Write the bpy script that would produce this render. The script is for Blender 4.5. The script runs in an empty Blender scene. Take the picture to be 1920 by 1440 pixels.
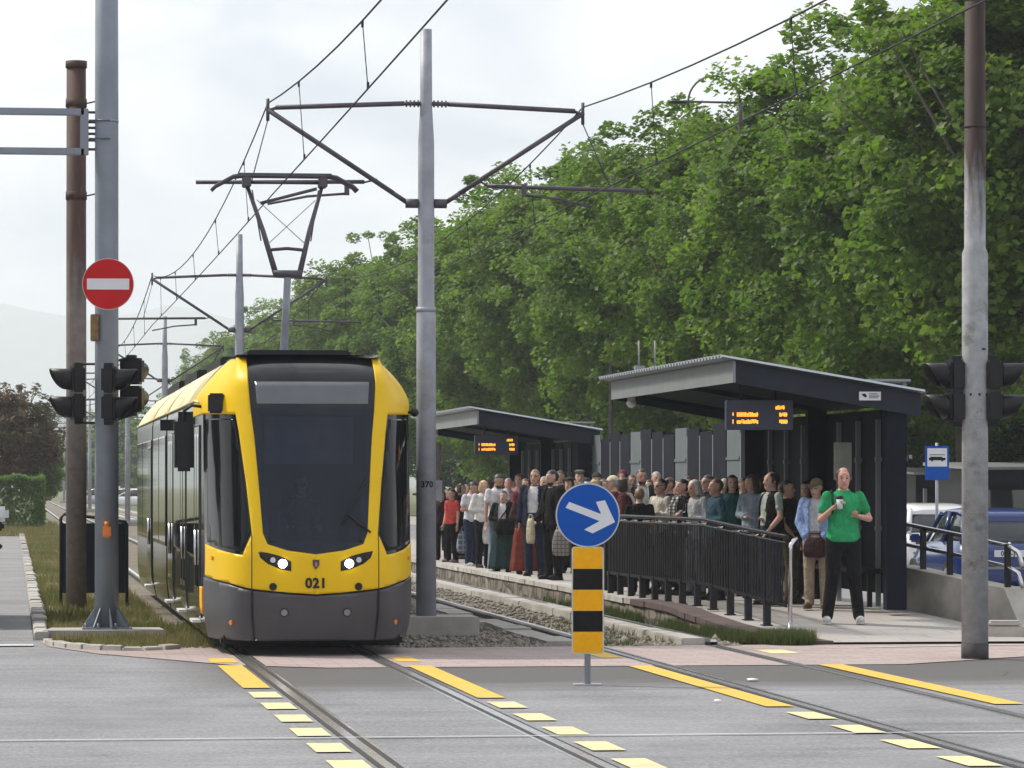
import bpy, bmesh, math, random
import numpy as np
from mathutils import Vector, Matrix, Euler
R = math.radians
PI = math.pi
rnd = random.Random(7)
sc = bpy.context.scene
col = sc.collection

# ------------------------------------------------------------------ camera
# +Y runs along the tram tracks away from the camera; metres; the road is z = 0.
FPX, CX, HZ, CAMH = 7200.0, 960.0, 908.0, 1.875
YAW = math.atan(938 / 7200)
SY, CY = math.sin(YAW), math.cos(YAW)
cam = bpy.data.cameras.new('camera')
camo = bpy.data.objects.new('camera', cam)
col.objects.link(camo)
camo.location = (0, 0, CAMH)
camo.rotation_euler = (R(90), 0, -YAW)
cam.sensor_width = 36
cam.lens = FPX / 1920 * 36
cam.shift_y = (HZ - 720) / 1920
cam.clip_start = 0.5
cam.clip_end = 12000
sc.camera = camo

def at(px, t):                 # x, y of the point seen in column px at forward distance t
    r = (px - CX) / FPX * t
    return (t * SY + r * CY, t * CY - r * SY)
def gp(px, py, z=0.0):         # point of a level surface z seen at px, py
    t = FPX * (CAMH - z) / (py - HZ)
    x, y = at(px, t)
    return (x, y, z)
def tx(px, X):                 # forward distance at which column px meets the line x = X
    return X / (SY + CY * (px - CX) / FPX)
def zat(py, t):
    return CAMH + (HZ - py) / FPX * t
def yof(X, t):
    return (t - X * SY) / CY

# ------------------------------------------------------------------ materials
def nt_new(name):
    m = bpy.data.materials.new(name)
    m.use_nodes = True
    nt = m.node_tree
    b = nt.nodes['Principled BSDF']
    return m, nt, b
def N(nt, typ, **kw):
    n = nt.nodes.new(typ)
    for k, v in kw.items():
        if k in n.inputs:
            n.inputs[k].default_value = v
        else:
            setattr(n, k, v)
    return n
def L(nt, a, b):
    nt.links.new(a, b)
def mixc(nt, fac, a, b, mode='MIX'):
    n = nt.nodes.new('ShaderNodeMix')
    n.data_type = 'RGBA'
    n.blend_type = mode
    for sock, v in ((n.inputs[0], fac), (n.inputs[6], a), (n.inputs[7], b)):
        if hasattr(v, 'is_linked') or hasattr(v, 'links'):
            L(nt, v, sock)
        elif isinstance(v, (int, float)):
            sock.default_value = v
        else:
            sock.default_value = (v[0], v[1], v[2], 1)
    return n.outputs[2]
def ramp(nt, fac, lo, hi):
    n = nt.nodes.new('ShaderNodeMapRange')
    n.inputs[1].default_value = lo
    n.inputs[2].default_value = hi
    n.clamp = True
    L(nt, fac, n.inputs[0])
    return n.outputs[0]
def noise(nt, co, scale, detail=4, rough=.55, dist=0.0):
    n = N(nt, 'ShaderNodeTexNoise')
    n.inputs['Scale'].default_value = scale
    n.inputs['Detail'].default_value = detail
    n.inputs['Roughness'].default_value = rough
    n.inputs['Distortion'].default_value = dist
    L(nt, co, n.inputs['Vector'])
    return n.outputs['Fac']
def coord(nt, kind='Object', scale=None):
    t = N(nt, 'ShaderNodeTexCoord')
    o = t.outputs[kind]
    if scale:
        mp = N(nt, 'ShaderNodeMapping')
        mp.inputs['Scale'].default_value = scale
        L(nt, o, mp.inputs['Vector'])
        o = mp.outputs[0]
    return o
def wpos(nt, scale=None):
    g = N(nt, 'ShaderNodeNewGeometry')
    o = g.outputs['Position']
    if scale:
        mp = N(nt, 'ShaderNodeMapping')
        mp.inputs['Scale'].default_value = scale
        L(nt, o, mp.inputs['Vector'])
        o = mp.outputs[0]
    return o
def bump(nt, b, h, strength=.3, dist=.01):
    n = N(nt, 'ShaderNodeBump')
    n.inputs['Strength'].default_value = strength
    n.inputs['Distance'].default_value = dist
    L(nt, h, n.inputs['Height'])
    L(nt, n.outputs[0], b.inputs['Normal'])
def mat(name, c, rough=.6, metal=0.0, var=.18, vs=6.0, bs=0.0, bd=.005, bsc=60.0, coat=0.0, dirt=None, spec=None):
    m, nt, b = nt_new(name)
    co = coord(nt)
    f = noise(nt, co, vs, 5)
    f = ramp(nt, f, .3, .7)
    lo = [x * (1 - var) for x in c]
    hi = [min(1, x * (1 + var)) for x in c]
    out = mixc(nt, f, lo, hi)
    if dirt:
        f2 = ramp(nt, noise(nt, co, vs * .4, 6, .65), .52, .72)
        out = mixc(nt, f2, out, dirt)
    L(nt, out, b.inputs['Base Color'])
    b.inputs['Roughness'].default_value = rough
    b.inputs['Metallic'].default_value = metal
    if spec is not None:
        b.inputs['Specular IOR Level'].default_value = spec
    if coat:
        b.inputs['Coat Weight'].default_value = coat
        b.inputs['Coat Roughness'].default_value = .05
    if bs:
        bump(nt, b, noise(nt, co, bsc, 4), bs, bd)
    return m
def emit(name, c, s):
    m, nt, b = nt_new(name)
    b.inputs['Base Color'].default_value = (c[0] * .3, c[1] * .3, c[2] * .3, 1)
    b.inputs['Emission Color'].default_value = (*c, 1)
    b.inputs['Emission Strength'].default_value = s
    return m
def glassm(name, tint, clear=.5, rough=.03):
    m, nt, b = nt_new(name)
    b.inputs['Base Color'].default_value = (tint[0] * .2, tint[1] * .2, tint[2] * .2, 1)
    b.inputs['Roughness'].default_value = rough
    b.inputs['IOR'].default_value = 1.5
    b.inputs['Specular IOR Level'].default_value = .22
    tr = N(nt, 'ShaderNodeBsdfTransparent')
    tr.inputs[0].default_value = (*tint, 1)
    mx = N(nt, 'ShaderNodeMixShader')
    mx.inputs[0].default_value = clear
    out = nt.nodes['Material Output']
    L(nt, b.outputs[0], mx.inputs[1])
    L(nt, tr.outputs[0], mx.inputs[2])
    L(nt, mx.outputs[0], out.inputs[0])
    return m

M = {}
M['steel_grey'] = mat('galvanised steel', (.30, .315, .36), .55, .15, .16, 3.0, dirt=(.16, .15, .14))
M['pole_paint'] = mat('grey pole paint', (.20, .225, .27), .42, .15, .12, 2.5, dirt=(.17, .175, .19))
M['arm_steel'] = mat('bracket steel', (.075, .065, .085), .55, .2, .3, 5)
M['wire'] = mat('wire', (.030, .030, .036), .7, 0, .1, spec=.15)
M['black'] = mat('black paint', (.010, .010, .013), .45, 0, .3, 8, spec=.3)
M['black_matt'] = mat('black matt', (.014, .014, .016), .8, 0, .3, 8)
M['navy'] = mat('dark navy panel', (.008, .011, .019), .7, 0, .3, 4, spec=.12)
M['navy_fascia'] = mat('dark navy fascia', (.016, .020, .032), .6, 0, .25, 2, spec=.25)
M['panel_grey'] = mat('grey screen panel', (.13, .15, .165), .5, .1, .08, 3, spec=.25)
M['fascia_light'] = mat('pale grey fascia', (.21, .225, .235), .55, .1, .08, 3)
M['roof_sheet'] = mat('corrugated roof sheet', (.42, .45, .48), .4, .5, .08, 3)
M['white_paint'] = mat('white paint', (.75, .75, .76), .4, 0, .05)
M['chrome'] = mat('stainless steel', (.6, .6, .62), .22, 1, .06, 12)
M['rubber'] = mat('rubber', (.012, .012, .012), .8)
M['car_glass'] = mat('car glass', (.02, .026, .03), .05, 0, .05, spec=.7)
M['yellow'] = mat('tram yellow paint', (.74, .475, .002), .42, 0, .03, 2, spec=.25)
M['tram_black'] = mat('tram gloss black', (.007, .008, .010), .12, 0, .1, 2, spec=.35)
M['tram_side'] = mat('tram side panel', (.014, .016, .015), .10, 0, .15, 1.5, spec=.4)
M['cab_glass'] = mat('cab side glass', (.006, .007, .009), .06, 0, .05, 1, spec=.22)
M['tram_side_glass'] = mat('tram side glass', (.007, .009, .009), .04, 0, .05, 1, spec=.45)
M['tram_skirt'] = mat('tram skirt charcoal', (.052, .052, .060), .42, 0, .18, 2, dirt=(.065, .06, .056))
M['tram_roof'] = mat('tram roof cream', (.74, .62, .32), .35, 0, .05, 2)
M['under'] = mat('underframe black', (.006, .006, .006), .9)
M['interior'] = mat('cab interior', (.022, .026, .040), .8, 0, .2, 3)
M['cab_seat'] = mat('cab blue seat', (.03, .05, .13), .8)
M['shade'] = mat('cab sun blind', (.10, .11, .125), .8)
M['windscreen'] = glassm('tram windscreen', (.36, .42, .56), .66, .02)
M['dest'] = mat('unlit destination display', (.115, .125, .14), .25, 0, .08, 5)
M['concrete'] = mat('concrete', (.40, .375, .335), .9, 0, .2, 2.5, .5, .01, 25, dirt=(.27, .25, .22))
M['concrete_pale'] = mat('pale concrete', (.37, .355, .33), .9, 0, .18, 2, .4, .008, 30, dirt=(.24, .22, .19))
M['rail'] = mat('polished rail', (.78, .78, .80), .24, 1, .08, 3)
M['rail_dark'] = mat('rail groove', (.025, .023, .022), .8)
M['amber'] = emit('amber led', (1.0, .36, .03), 1.5)
M['led_dark'] = mat('display housing', (.014, .018, .045), .4, 0, .1)
M['led_white'] = emit('headlight lamp', (.92, .88, 1.0), 14)
M['orange'] = mat('orange plastic', (.75, .22, .02), .45)
M['sign_red'] = mat('red sign face', (.47, .012, .016), .5, 0, .05, 3, spec=.15)
M['sign_blue'] = mat('blue sign face', (.003, .075, .38), .5, 0, .05, 3, spec=.15)
M['sign_white'] = mat('white sign face', (.62, .64, .68), .45, 0, .04, 4)
M['sign_yellow'] = mat('amber sign face', (.80, .38, .003), .5, 0, .06, 30, spec=.15)
M['sign_black'] = mat('black sign face', (.008, .0075, .008), .6, spec=.15)
M['sign_rim'] = mat('sign rim', (.5, .5, .51), .4, .4)
M['bark'] = mat('bark', (.10, .085, .065), .9, 0, .4, 3, .8, .03, 9)

# ------------------------------------------------------------------ mesh builder
class MB:
    def __init__(s):
        s.v, s.f, s.m, s.sm = [], [], [], []
    def add(s, verts, faces, mi=0, smooth=False, tf=None):
        o = len(s.v)
        s.v += [tuple(tf @ Vector(v)) for v in verts] if tf else [tuple(v) for v in verts]
        for f in faces:
            s.f.append([i + o for i in f]); s.m.append(mi); s.sm.append(smooth)
        return s
    def box(s, x0, x1, y0, y1, z0, z1, mi=0, tf=None, bev=0.0):
        if bev > 0:
            bm = bmesh.new()
            bmesh.ops.create_cube(bm, size=1)
            for v in bm.verts:
                v.co = Vector(((x0 + x1) / 2 + v.co.x * (x1 - x0), (y0 + y1) / 2 + v.co.y * (y1 - y0), (z0 + z1) / 2 + v.co.z * (z1 - z0)))
            bmesh.ops.bevel(bm, geom=bm.edges[:], offset=bev, segments=2, affect='EDGES')
            bm.verts.index_update()
            s.add([v.co[:] for v in bm.verts], [[v.index for v in f.verts] for f in bm.faces], mi, False, tf)
            bm.free()
            return s
        v = [(x, y, z) for z in (z0, z1) for y in (y0, y1) for x in (x0, x1)]
        return s.add(v, [(0, 2, 3, 1), (4, 5, 7, 6), (0, 1, 5, 4), (2, 6, 7, 3), (0, 4, 6, 2), (1, 3, 7, 5)], mi, False, tf)
    def tube(s, pts, rad, n=10, mi=0, cap=True, smooth=True):
        pts = [Vector(p) for p in pts]
        if not hasattr(rad, '__len__'):
            rad = [rad] * len(pts)
        rings = []
        up0 = None
        for i, p in enumerate(pts):
            d = (pts[min(i + 1, len(pts) - 1)] - pts[max(i - 1, 0)])
            d = d.normalized() if d.length > 1e-9 else Vector((0, 0, 1))
            if up0 is None:
                up0 = Vector((0, 0, 1)) if abs(d.z) < .9 else Vector((0, 1, 0))
            a = d.cross(up0)
            if a.length < 1e-6:
                a = d.orthogonal()
            a.normalize()
            b = a.cross(d).normalized()
            up0 = b
            rings.append([p + (a * math.cos(2 * PI * k / n) + b * math.sin(2 * PI * k / n)) * rad[i] for k in range(n)])
        v = [q for r in rings for q in r]
        f = []
        for i in range(len(pts) - 1):
            for k in range(n):
                f.append((i * n + k, i * n + (k + 1) % n, (i + 1) * n + (k + 1) % n, (i + 1) * n + k))
        s.add(v, f, mi, smooth)
        if cap:
            o = len(s.v) - len(v)
            s.f.append([o + k for k in range(n)][::-1]); s.m.append(mi); s.sm.append(False)
            e = o + (len(pts) - 1) * n
            s.f.append([e + k for k in range(n)]); s.m.append(mi); s.sm.append(False)
        return s
    def cyl(s, x, y, z0, z1, r, n=20, mi=0, r1=None):
        return s.tube([(x, y, z0), (x, y, z1)], [r, r if r1 is None else r1], n, mi)
    def loft(s, rings, mi=0, smooth=True, cap=True, closed=True):
        n = len(rings[0])
        v = [q for r in rings for q in r]
        f = []
        for i in range(len(rings) - 1):
            for k in range(n if closed else n - 1):
                f.append((i * n + k, i * n + (k + 1) % n, (i + 1) * n + (k + 1) % n, (i + 1) * n + k))
        o = len(s.v)
        s.add(v, f, mi, smooth)
        if cap:
            s.f.append([o + k for k in range(n)][::-1]); s.m.append(mi); s.sm.append(False)
            e = o + (len(rings) - 1) * n
            s.f.append([e + k for k in range(n)]); s.m.append(mi); s.sm.append(False)
        return s
    def prism(s, poly, axis, a, b, mi=0, tf=None):   # 2D outline extruded along x, y or z between a and b
        def P(u, v, w):
            return {'x': (w, u, v), 'y': (u, w, v), 'z': (u, v, w)}[axis]
        n = len(poly)
        v = [P(u, w, a) for u, w in poly] + [P(u, w, b) for u, w in poly]
        f = [list(range(n))[::-1], [n + k for k in range(n)]] + [(k, (k + 1) % n, n + (k + 1) % n, n + k) for k in range(n)]
        return s.add(v, f, mi, False, tf)
    def ell(s, c, r, n=14, mi=0, tf=None):
        v, f = [], []
        m = n // 2
        for i in range(m + 1):
            th = PI * i / m
            for k in range(n):
                ph = 2 * PI * k / n
                v.append((c[0] + r[0] * math.sin(th) * math.cos(ph), c[1] + r[1] * math.sin(th) * math.sin(ph), c[2] + r[2] * math.cos(th)))
        for i in range(m):
            for k in range(n):
                f.append((i * n + k, (i + 1) * n + k, (i + 1) * n + (k + 1) % n, i * n + (k + 1) % n))
        return s.add(v, f, mi, True, tf)
    def mesh(s, name, mats):
        me = bpy.data.meshes.new(name)
        me.from_pydata(s.v, [], s.f)
        for m in (mats if isinstance(mats, (list, tuple)) else [mats]):
            me.materials.append(M[m] if isinstance(m, str) else m)
        me.polygons.foreach_set('material_index', s.m)
        me.polygons.foreach_set('use_smooth', s.sm)
        bm = bmesh.new(); bm.from_mesh(me)
        bmesh.ops.recalc_face_normals(bm, faces=bm.faces[:])
        bm.to_mesh(me); bm.free()
        me.update()
        return me
    def build(s, name, mats, parent=None, loc=None, rz=0):
        o = bpy.data.objects.new(name, s.mesh(name, mats))
        col.objects.link(o)
        if loc: o.location = loc
        if rz: o.rotation_euler = (0, 0, rz)
        if parent: o.parent = parent
        return o
def tag(o, label=None, cat=None, group=None, kind=None):
    if label: o['label'] = label
    if cat: o['category'] = cat
    if group: o['group'] = group
    if kind: o['kind'] = kind
    return o
def empty(name, loc=(0, 0, 0), rz=0.0, label=None, cat=None, group=None):
    o = bpy.data.objects.new(name, None)
    col.objects.link(o)
    o.empty_display_size = .3
    o.location = loc
    o.rotation_euler = (0, 0, rz)
    return tag(o, label, cat, group)
KIDS = {}
def copy_tree(o, parent=None):
    c = o.copy(); col.objects.link(c)
    if parent: c.parent = parent
    for ch in o.children:
        copy_tree(ch, c)
    return c
def arrmesh(name, V, F, mats, attr=None):
    me = bpy.data.meshes.new(name)
    nv, nf, k = len(V), len(F), F.shape[1]
    me.vertices.add(nv); me.vertices.foreach_set('co', V.astype(np.float32).ravel())
    me.loops.add(nf * k); me.loops.foreach_set('vertex_index', F.astype(np.int32).ravel())
    me.polygons.add(nf)
    me.polygons.foreach_set('loop_start', np.arange(0, nf * k, k, dtype=np.int32))
    me.polygons.foreach_set('loop_total', np.full(nf, k, dtype=np.int32))
    for m in mats: me.materials.append(M[m] if isinstance(m, str) else m)
    me.update(calc_edges=True)
    return me
def textmesh(s, size, mi_depth=.004, align='CENTER', bold=0.0):
    cu = bpy.data.curves.new('txt', 'FONT')
    cu.body = s; cu.size = size; cu.align_x = align; cu.align_y = 'CENTER'; cu.extrude = mi_depth; cu.offset = bold; cu.space_character = 1 + bold * 12
    o = bpy.data.objects.new('txt', cu)
    col.objects.link(o)
    dg = bpy.context.evaluated_depsgraph_get()
    me = bpy.data.meshes.new_from_object(o.evaluated_get(dg))
    bpy.data.objects.remove(o); bpy.data.curves.remove(cu)
    return me

# ------------------------------------------------------------------ world and sun
SUN_EL, SUN_AZ = R(47), R(-58)     # ahead of the camera, to the left
w = bpy.data.worlds.new('World'); sc.world = w; w.use_nodes = True
nt = w.node_tree
bg = nt.nodes['Background']
sky = N(nt, 'ShaderNodeTexSky', sky_type='NISHITA', sun_disc=False, sun_elevation=SUN_EL, sun_rotation=SUN_AZ, air_density=1.0, dust_density=2.5, ozone_density=1.0)
tc = N(nt, 'ShaderNodeTexCoord')
mp = N(nt, 'ShaderNodeMapping'); mp.inputs['Scale'].default_value = (1.0, 1.0, 2.2)
L(nt, tc.outputs['Generated'], mp.inputs['Vector'])
n1 = noise(nt, mp.outputs[0], 11.0, 5, .5, .4)
cl = ramp(nt, n1, .37, .60)
ccol = mixc(nt, cl, (3.9, 4.5, 5.6), (9.0, 8.8, 8.55))
n2 = ramp(nt, noise(nt, mp.outputs[0], 2.2, 3), .25, .75)
cfac = nt.nodes.new('ShaderNodeMath'); cfac.operation = 'MULTIPLY_ADD'
L(nt, n2, cfac.inputs[0]); cfac.inputs[1].default_value = .12; cfac.inputs[2].default_value = .84
L(nt, mixc(nt, cfac.outputs[0], sky.outputs[0], ccol), bg.inputs[0])
bg.inputs[1].default_value = .115
sun = bpy.data.lights.new('sun', 'SUN'); sun.energy = 3.4; sun.angle = R(4); sun.color = (1, .93, .80)
suno = bpy.data.objects.new('sun', sun); col.objects.link(suno)
sd = Vector((math.sin(SUN_AZ) * math.cos(SUN_EL), math.cos(SUN_AZ) * math.cos(SUN_EL), math.sin(SUN_EL)))
suno.rotation_euler = sd.to_track_quat('Z', 'Y').to_euler()
suno.location = (0, 60, 80)
vs = sc.view_settings
vs.view_transform = 'Standard'; vs.look = 'None'; vs.gamma = 1; vs.use_curve_mapping = False
vs.exposure = 0.42
sc.cycles.use_denoising = True
sc.cycles.volume_bounces = 1
sc.cycles.max_bounces = 10
sc.cycles.transparent_max_bounces = 16
# ------------------------------------------------------------------ ground, roads, tracks
def asphalt(name, c, dark=None, streak=True):
    m, nt, b = nt_new(name)
    p = wpos(nt)
    f = ramp(nt, noise(nt, p, 190, 2, .75), .36, .66)
    c1 = mixc(nt, f, [x * .50 for x in c], [x * 1.6 for x in c])
    fm = ramp(nt, noise(nt, wpos(nt, (1, .55, 1)), 26, 4, .7, .6), .40, .62)
    c1 = mixc(nt, fm, [x * .62 for x in c], c1)
    fs = ramp(nt, noise(nt, wpos(nt, (1, .6, 1)), .42, 5, .6), .50, .66)
    c1 = mixc(nt, fs, c1, mixc(nt, .38, c1, (.05, .05, .055)))
    if streak:
        ps = wpos(nt, (.12, 1.6, 1))
        f2 = ramp(nt, noise(nt, ps, 1.6, 5, .6), .3, .75)
        c1 = mixc(nt, f2, mixc(nt, .30, c1, (0.03, .03, .035)), c1)
    f3 = ramp(nt, noise(nt, p, .5, 4), .35, .7)
    c1 = mixc(nt, f3, c1, mixc(nt, .25, c1, (c[0] * 1.5, c[1] * 1.5, c[2] * 1.5)))
    if dark:                       # newer, darker asphalt laid around the tracks beyond y = 34
        sx = N(nt, 'ShaderNodeSeparateXYZ'); L(nt, p, sx.inputs[0])
        ad = nt.nodes.new('ShaderNodeMath'); ad.operation = 'MULTIPLY_ADD'
        L(nt, noise(nt, wpos(nt, (.5, 2.0, 1)), .9, 4), ad.inputs[0]); ad.inputs[1].default_value = 2.4
        L(nt, sx.outputs[1], ad.inputs[2])
        k = ramp(nt, ad.outputs[0], 35.3, 37.4)
        kx = ramp(nt, sx.outputs[0], 1.3, 2.3)
        mu = nt.nodes.new('ShaderNodeMath'); mu.operation = 'MULTIPLY'
        L(nt, k, mu.inputs[0]); L(nt, kx, mu.inputs[1])
        c2 = mixc(nt, f, [x * .7 for x in dark], [x * 1.35 for x in dark])
        c1 = mixc(nt, mu.outputs[0], c1, c2)
    # fine cracks
    v = N(nt, 'ShaderNodeTexVoronoi', feature='DISTANCE_TO_EDGE'); v.inputs['Scale'].default_value = .55
    L(nt, wpos(nt, (1, 1.3, 1)), v.inputs['Vector'])
    ck = ramp(nt, v.outputs['Distance'], .002, .010)
    ckn = ramp(nt, noise(nt, p, .35, 2), .62, .7)
    mk = nt.nodes.new('ShaderNodeMath'); mk.operation = 'MAXIMUM'
    iv = nt.nodes.new('ShaderNodeMath'); iv.operation = 'SUBTRACT'; iv.inputs[0].default_value = 1; L(nt, ckn, iv.inputs[1])
    L(nt, ck, mk.inputs[0]); L(nt, iv.outputs[0], mk.inputs[1])
    c1 = mixc(nt, mk.outputs[0], (.03, .03, .03), c1)
    L(nt, c1, b.inputs['Base Color'])
    b.inputs['Roughness'].default_value = .78
    b.inputs['Specular IOR Level'].default_value = .35
    bump(nt, b, noise(nt, p, 110, 3, .7), .75, .012)
    return m
M['asphalt'] = asphalt('worn asphalt', (.31, .315, .335), dark=(.105, .102, .102))
M['asphalt_side'] = asphalt('side road asphalt', (.30, .30, .31))

def gravel_mat(name, a, b2, c3):
    m, nt, b = nt_new(name)
    p = wpos(nt)
    v = N(nt, 'ShaderNodeTexVoronoi'); v.inputs['Scale'].default_value = 16; L(nt, p, v.inputs['Vector'])
    sx = N(nt, 'ShaderNodeSeparateColor'); L(nt, v.outputs['Color'], sx.inputs[0])
    c = mixc(nt, sx.outputs[0], a, b2)
    f = ramp(nt, noise(nt, p, .8, 5), .42, .66)
    c = mixc(nt, f, c, c3)
    L(nt, c, b.inputs['Base Color']); b.inputs['Roughness'].default_value = .95
    ad = nt.nodes.new('ShaderNodeMath'); ad.operation = 'ADD'
    L(nt, v.outputs['Distance'], ad.inputs[0]); L(nt, noise(nt, p, 5, 5), ad.inputs[1])
    bump(nt, b, ad.outputs[0], .8, .05)
    return m
M['gravel'] = gravel_mat('track gravel', (.15, .128, .10), (.235, .205, .17), (.14, .118, .085))
M['ground'] = gravel_mat('dry ground', (.12, .12, .06), (.17, .16, .09), (.09, .11, .04))
M['stone'] = mat('ballast stone', (.215, .19, .16), .95, 0, .45, 9)

def pavers(name, a, b2, mortar, sw, sh, rough=.85):
    m, nt, b = nt_new(name)
    p = wpos(nt)
    br = N(nt, 'ShaderNodeTexBrick'); br.offset = .5
    br.inputs['Color1'].default_value = (*a, 1); br.inputs['Color2'].default_value = (*b2, 1); br.inputs['Mortar'].default_value = (*mortar, 1)
    br.inputs['Scale'].default_value = 1; br.inputs['Mortar Size'].default_value = .008
    br.inputs['Brick Width'].default_value = sw; br.inputs['Row Height'].default_value = sh
    L(nt, p, br.inputs['Vector'])
    f = ramp(nt, noise(nt, p, 1.1, 5), .35, .7)
    c = mixc(nt, f, br.outputs['Color'], mixc(nt, .55, br.outputs['Color'], (.33, .29, .28)))
    L(nt, c, b.inputs['Base Color']); b.inputs['Roughness'].default_value = rough
    bump(nt, b, br.outputs['Fac'], -.3, .006)
    return m
M['pink'] = pavers('pink crossing pavers', (.31, .235, .23), (.39, .315, .30), (.20, .16, .155), .42, .21)
M['platform_top'] = pavers('platform slabs', (.33, .315, .30), (.37, .35, .33), (.20, .19, .18), .8, .6)
def stonewall(name):
    m, nt, b = nt_new(name)
    p = coord(nt, 'Object')
    mp2 = N(nt, 'ShaderNodeMapping'); mp2.inputs['Rotation'].default_value = (0, 0, 0); mp2.inputs['Scale'].default_value = (.2, 1.9, 3.0)
    L(nt, p, mp2.inputs['Vector'])
    v = N(nt, 'ShaderNodeTexVoronoi', feature='DISTANCE_TO_EDGE'); v.inputs['Scale'].default_value = 1; v.inputs['Randomness'].default_value = .75
    v2 = N(nt, 'ShaderNodeTexVoronoi'); v2.inputs['Scale'].default_value = 1; v2.inputs['Randomness'].default_value = .75
    L(nt, mp2.outputs[0], v.inputs['Vector']); L(nt, mp2.outputs[0], v2.inputs['Vector'])
    sx = N(nt, 'ShaderNodeSeparateColor'); L(nt, v2.outputs['Color'], sx.inputs[0])
    c = mixc(nt, sx.outputs[0], (.12, .10, .083), (.25, .215, .18))
    c = mixc(nt, ramp(nt, noise(nt, p, 2, 5), .4, .7), c, (.16, .145, .115))
    c = mixc(nt, ramp(nt, v.outputs['Distance'], .02, .09), (.07, .062, .052), c)
    L(nt, c, b.inputs['Base Color']); b.inputs['Roughness'].default_value = .95
    bump(nt, b, ramp(nt, v.outputs['Distance'], 0, .2), .9, .04)
    return m
M['stonewall'] = stonewall('platform stone wall')
M['coping'] = mat('dark red coping', (.085, .06, .058), .85, 0, .25, 4, .4, .006, 30)
M['kerb'] = mat('kerb stone', (.40, .385, .36), .9, 0, .22, 3, .4, .008, 25, dirt=(.25, .23, .2))
M['line_yellow'] = mat('worn yellow line', (.64, .40, .05), .75, 0, .14, 6, dirt=(.46, .34, .13))
M['line_cream'] = mat('pale yellow dash', (.66, .57, .31), .75, 0, .12, 7, dirt=(.44, .40, .29))
M['line_white'] = mat('worn white line', (.52, .53, .55), .75, 0, .12, 5, dirt=(.33, .33, .33))
def grassm(name, a, b2, d):
    m, nt, b = nt_new(name)
    g = N(nt, 'ShaderNodeNewGeometry')
    c = mixc(nt, g.outputs['Random Per Island'], a, b2)
    c = mixc(nt, ramp(nt, noise(nt, wpos(nt), .5, 4), .4, .65), c, d)
    L(nt, c, b.inputs['Base Color']); b.inputs['Roughness'].default_value = .7
    b.inputs['Specular IOR Level'].default_value = .2
    tr = N(nt, 'ShaderNodeBsdfTranslucent'); L(nt, c, tr.inputs[0])
    mx = N(nt, 'ShaderNodeMixShader'); mx.inputs[0].default_value = .35
    L(nt, b.outputs[0], mx.inputs[1]); L(nt, tr.outputs[0], mx.inputs[2])
    L(nt, mx.outputs[0], nt.nodes['Material Output'].inputs[0])
    return m
M['grass'] = grassm('verge grass', (.085, .115, .028), (.17, .17, .055), (.27, .225, .10))
M['weed'] = grassm('weeds', (.05, .085, .025), (.10, .13, .04), (.09, .11, .035))

def sheet(name, poly, z, m, kind='structure'):
    b = MB(); b.add([(x, y, z) for x, y in poly], [list(range(len(poly)))])
    return tag(b.build(name, m), kind=kind)
def rect(x0, x1, y0, y1): return [(x0, y0), (x1, y0), (x1, y1), (x0, y1)]
TC1, TC2, HG = 3.19, 7.36, .7175       # track centres, half gauge
sheet('ground', rect(-5000, 7000, -60, 9000), -.06, 'ground')
sheet('cross_road', rect(-120, 140, -20, 39.05), 0, 'asphalt')
# cobbled corner sweeping from the left road round to the tracks, and the pink crossing
crossing = [(.32, 46.2), (.42, 44.6), (.95, 42.6), (1.75, 40.9), (2.3, 39.7), (3.2, 39.05), (9.2, 39.05), (11.5, 41.2), (26, 42.6), (26, 45.6), (9.0, 44.0), (4.6, 43.7), (2.2, 44.4), (1.0, 45.5)]
sheet('pedestrian_crossing', crossing, .006, 'pink')
sheet('crossing_apron', [(-12, 39.05), (9.2, 39.05), (11.5, 41.2), (40, 42.6), (40, 39.05), (60, 39.05), (60, 47), (-40, 47), (-40, 39.05)], -.004, 'asphalt') if False else None
sheet('left_apron', [(-60, 39.05), (3.2, 39.05), (3.2, 44.5), (.3, 46.5), (-60, 46.5)], -.002, 'asphalt')
sheet('right_apron', [(9.0, 39.05), (60, 39.05), (60, 48), (9.0, 48)], -.002, 'asphalt')
sheet('left_road', [(-9, 46.5), (.26, 46.5), (.30, 139), (-3, 146), (-60, 150), (-60, 138), (-9, 134)], .0, 'asphalt_side')
sheet('side_street', rect(13.4, 18.6, 48, 460), .0, 'asphalt_side')
sheet('side_pavement', rect(18.75, 22, 48, 460), .09, 'platform_top')
sheet('track_bed', [(1.95, 39.1), (8.52, 39.1), (8.52, 430), (1.95, 430)], -.012, 'gravel')

# rails: each a steel head with a groove beside it where it lies in the road
for i, (c, s) in enumerate(((TC1, -1), (TC1, 1), (TC2, -1), (TC2, 1))):
    x = c + s * HG
    b = MB()
    y0, y1 = 5, 43.9
    b.box(x - .037, x + .037, y0, y1, -.05, .012, 0)
    b.box(x - s * .037 - (.05 if s > 0 else 0), x - s * .037 + (0 if s > 0 else .05), y0, y1, -.05, .0065, 1)
    b.box(x - s * .087 - (.03 if s > 0 else 0), x - s * .087 + (0 if s > 0 else .03), y0, y1, -.05, .0115, 0)
    b.box(x + s * .037 - (0 if s > 0 else .035), x + s * .037 + (.035 if s > 0 else 0), y0, y1, -.05, .0065, 1)
    b.box(x - .034, x + .034, 43.9, 420, -.05, .075, 0)
    b.box(x - .05, x + .05, 43.9, 420, -.05, .045, 1)
    o = b.build('tram_rail', ['rail', 'rail_dark'])
    tag(o, ['polished tram rail passing under the left side of the yellow tram', 'polished tram rail passing under the right side of the yellow tram',
            'tram rail behind the striped sign, left rail of the empty track', 'tram rail nearest the stone platform, right rail of the empty track'][i], 'rail', 'tram rails')

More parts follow.
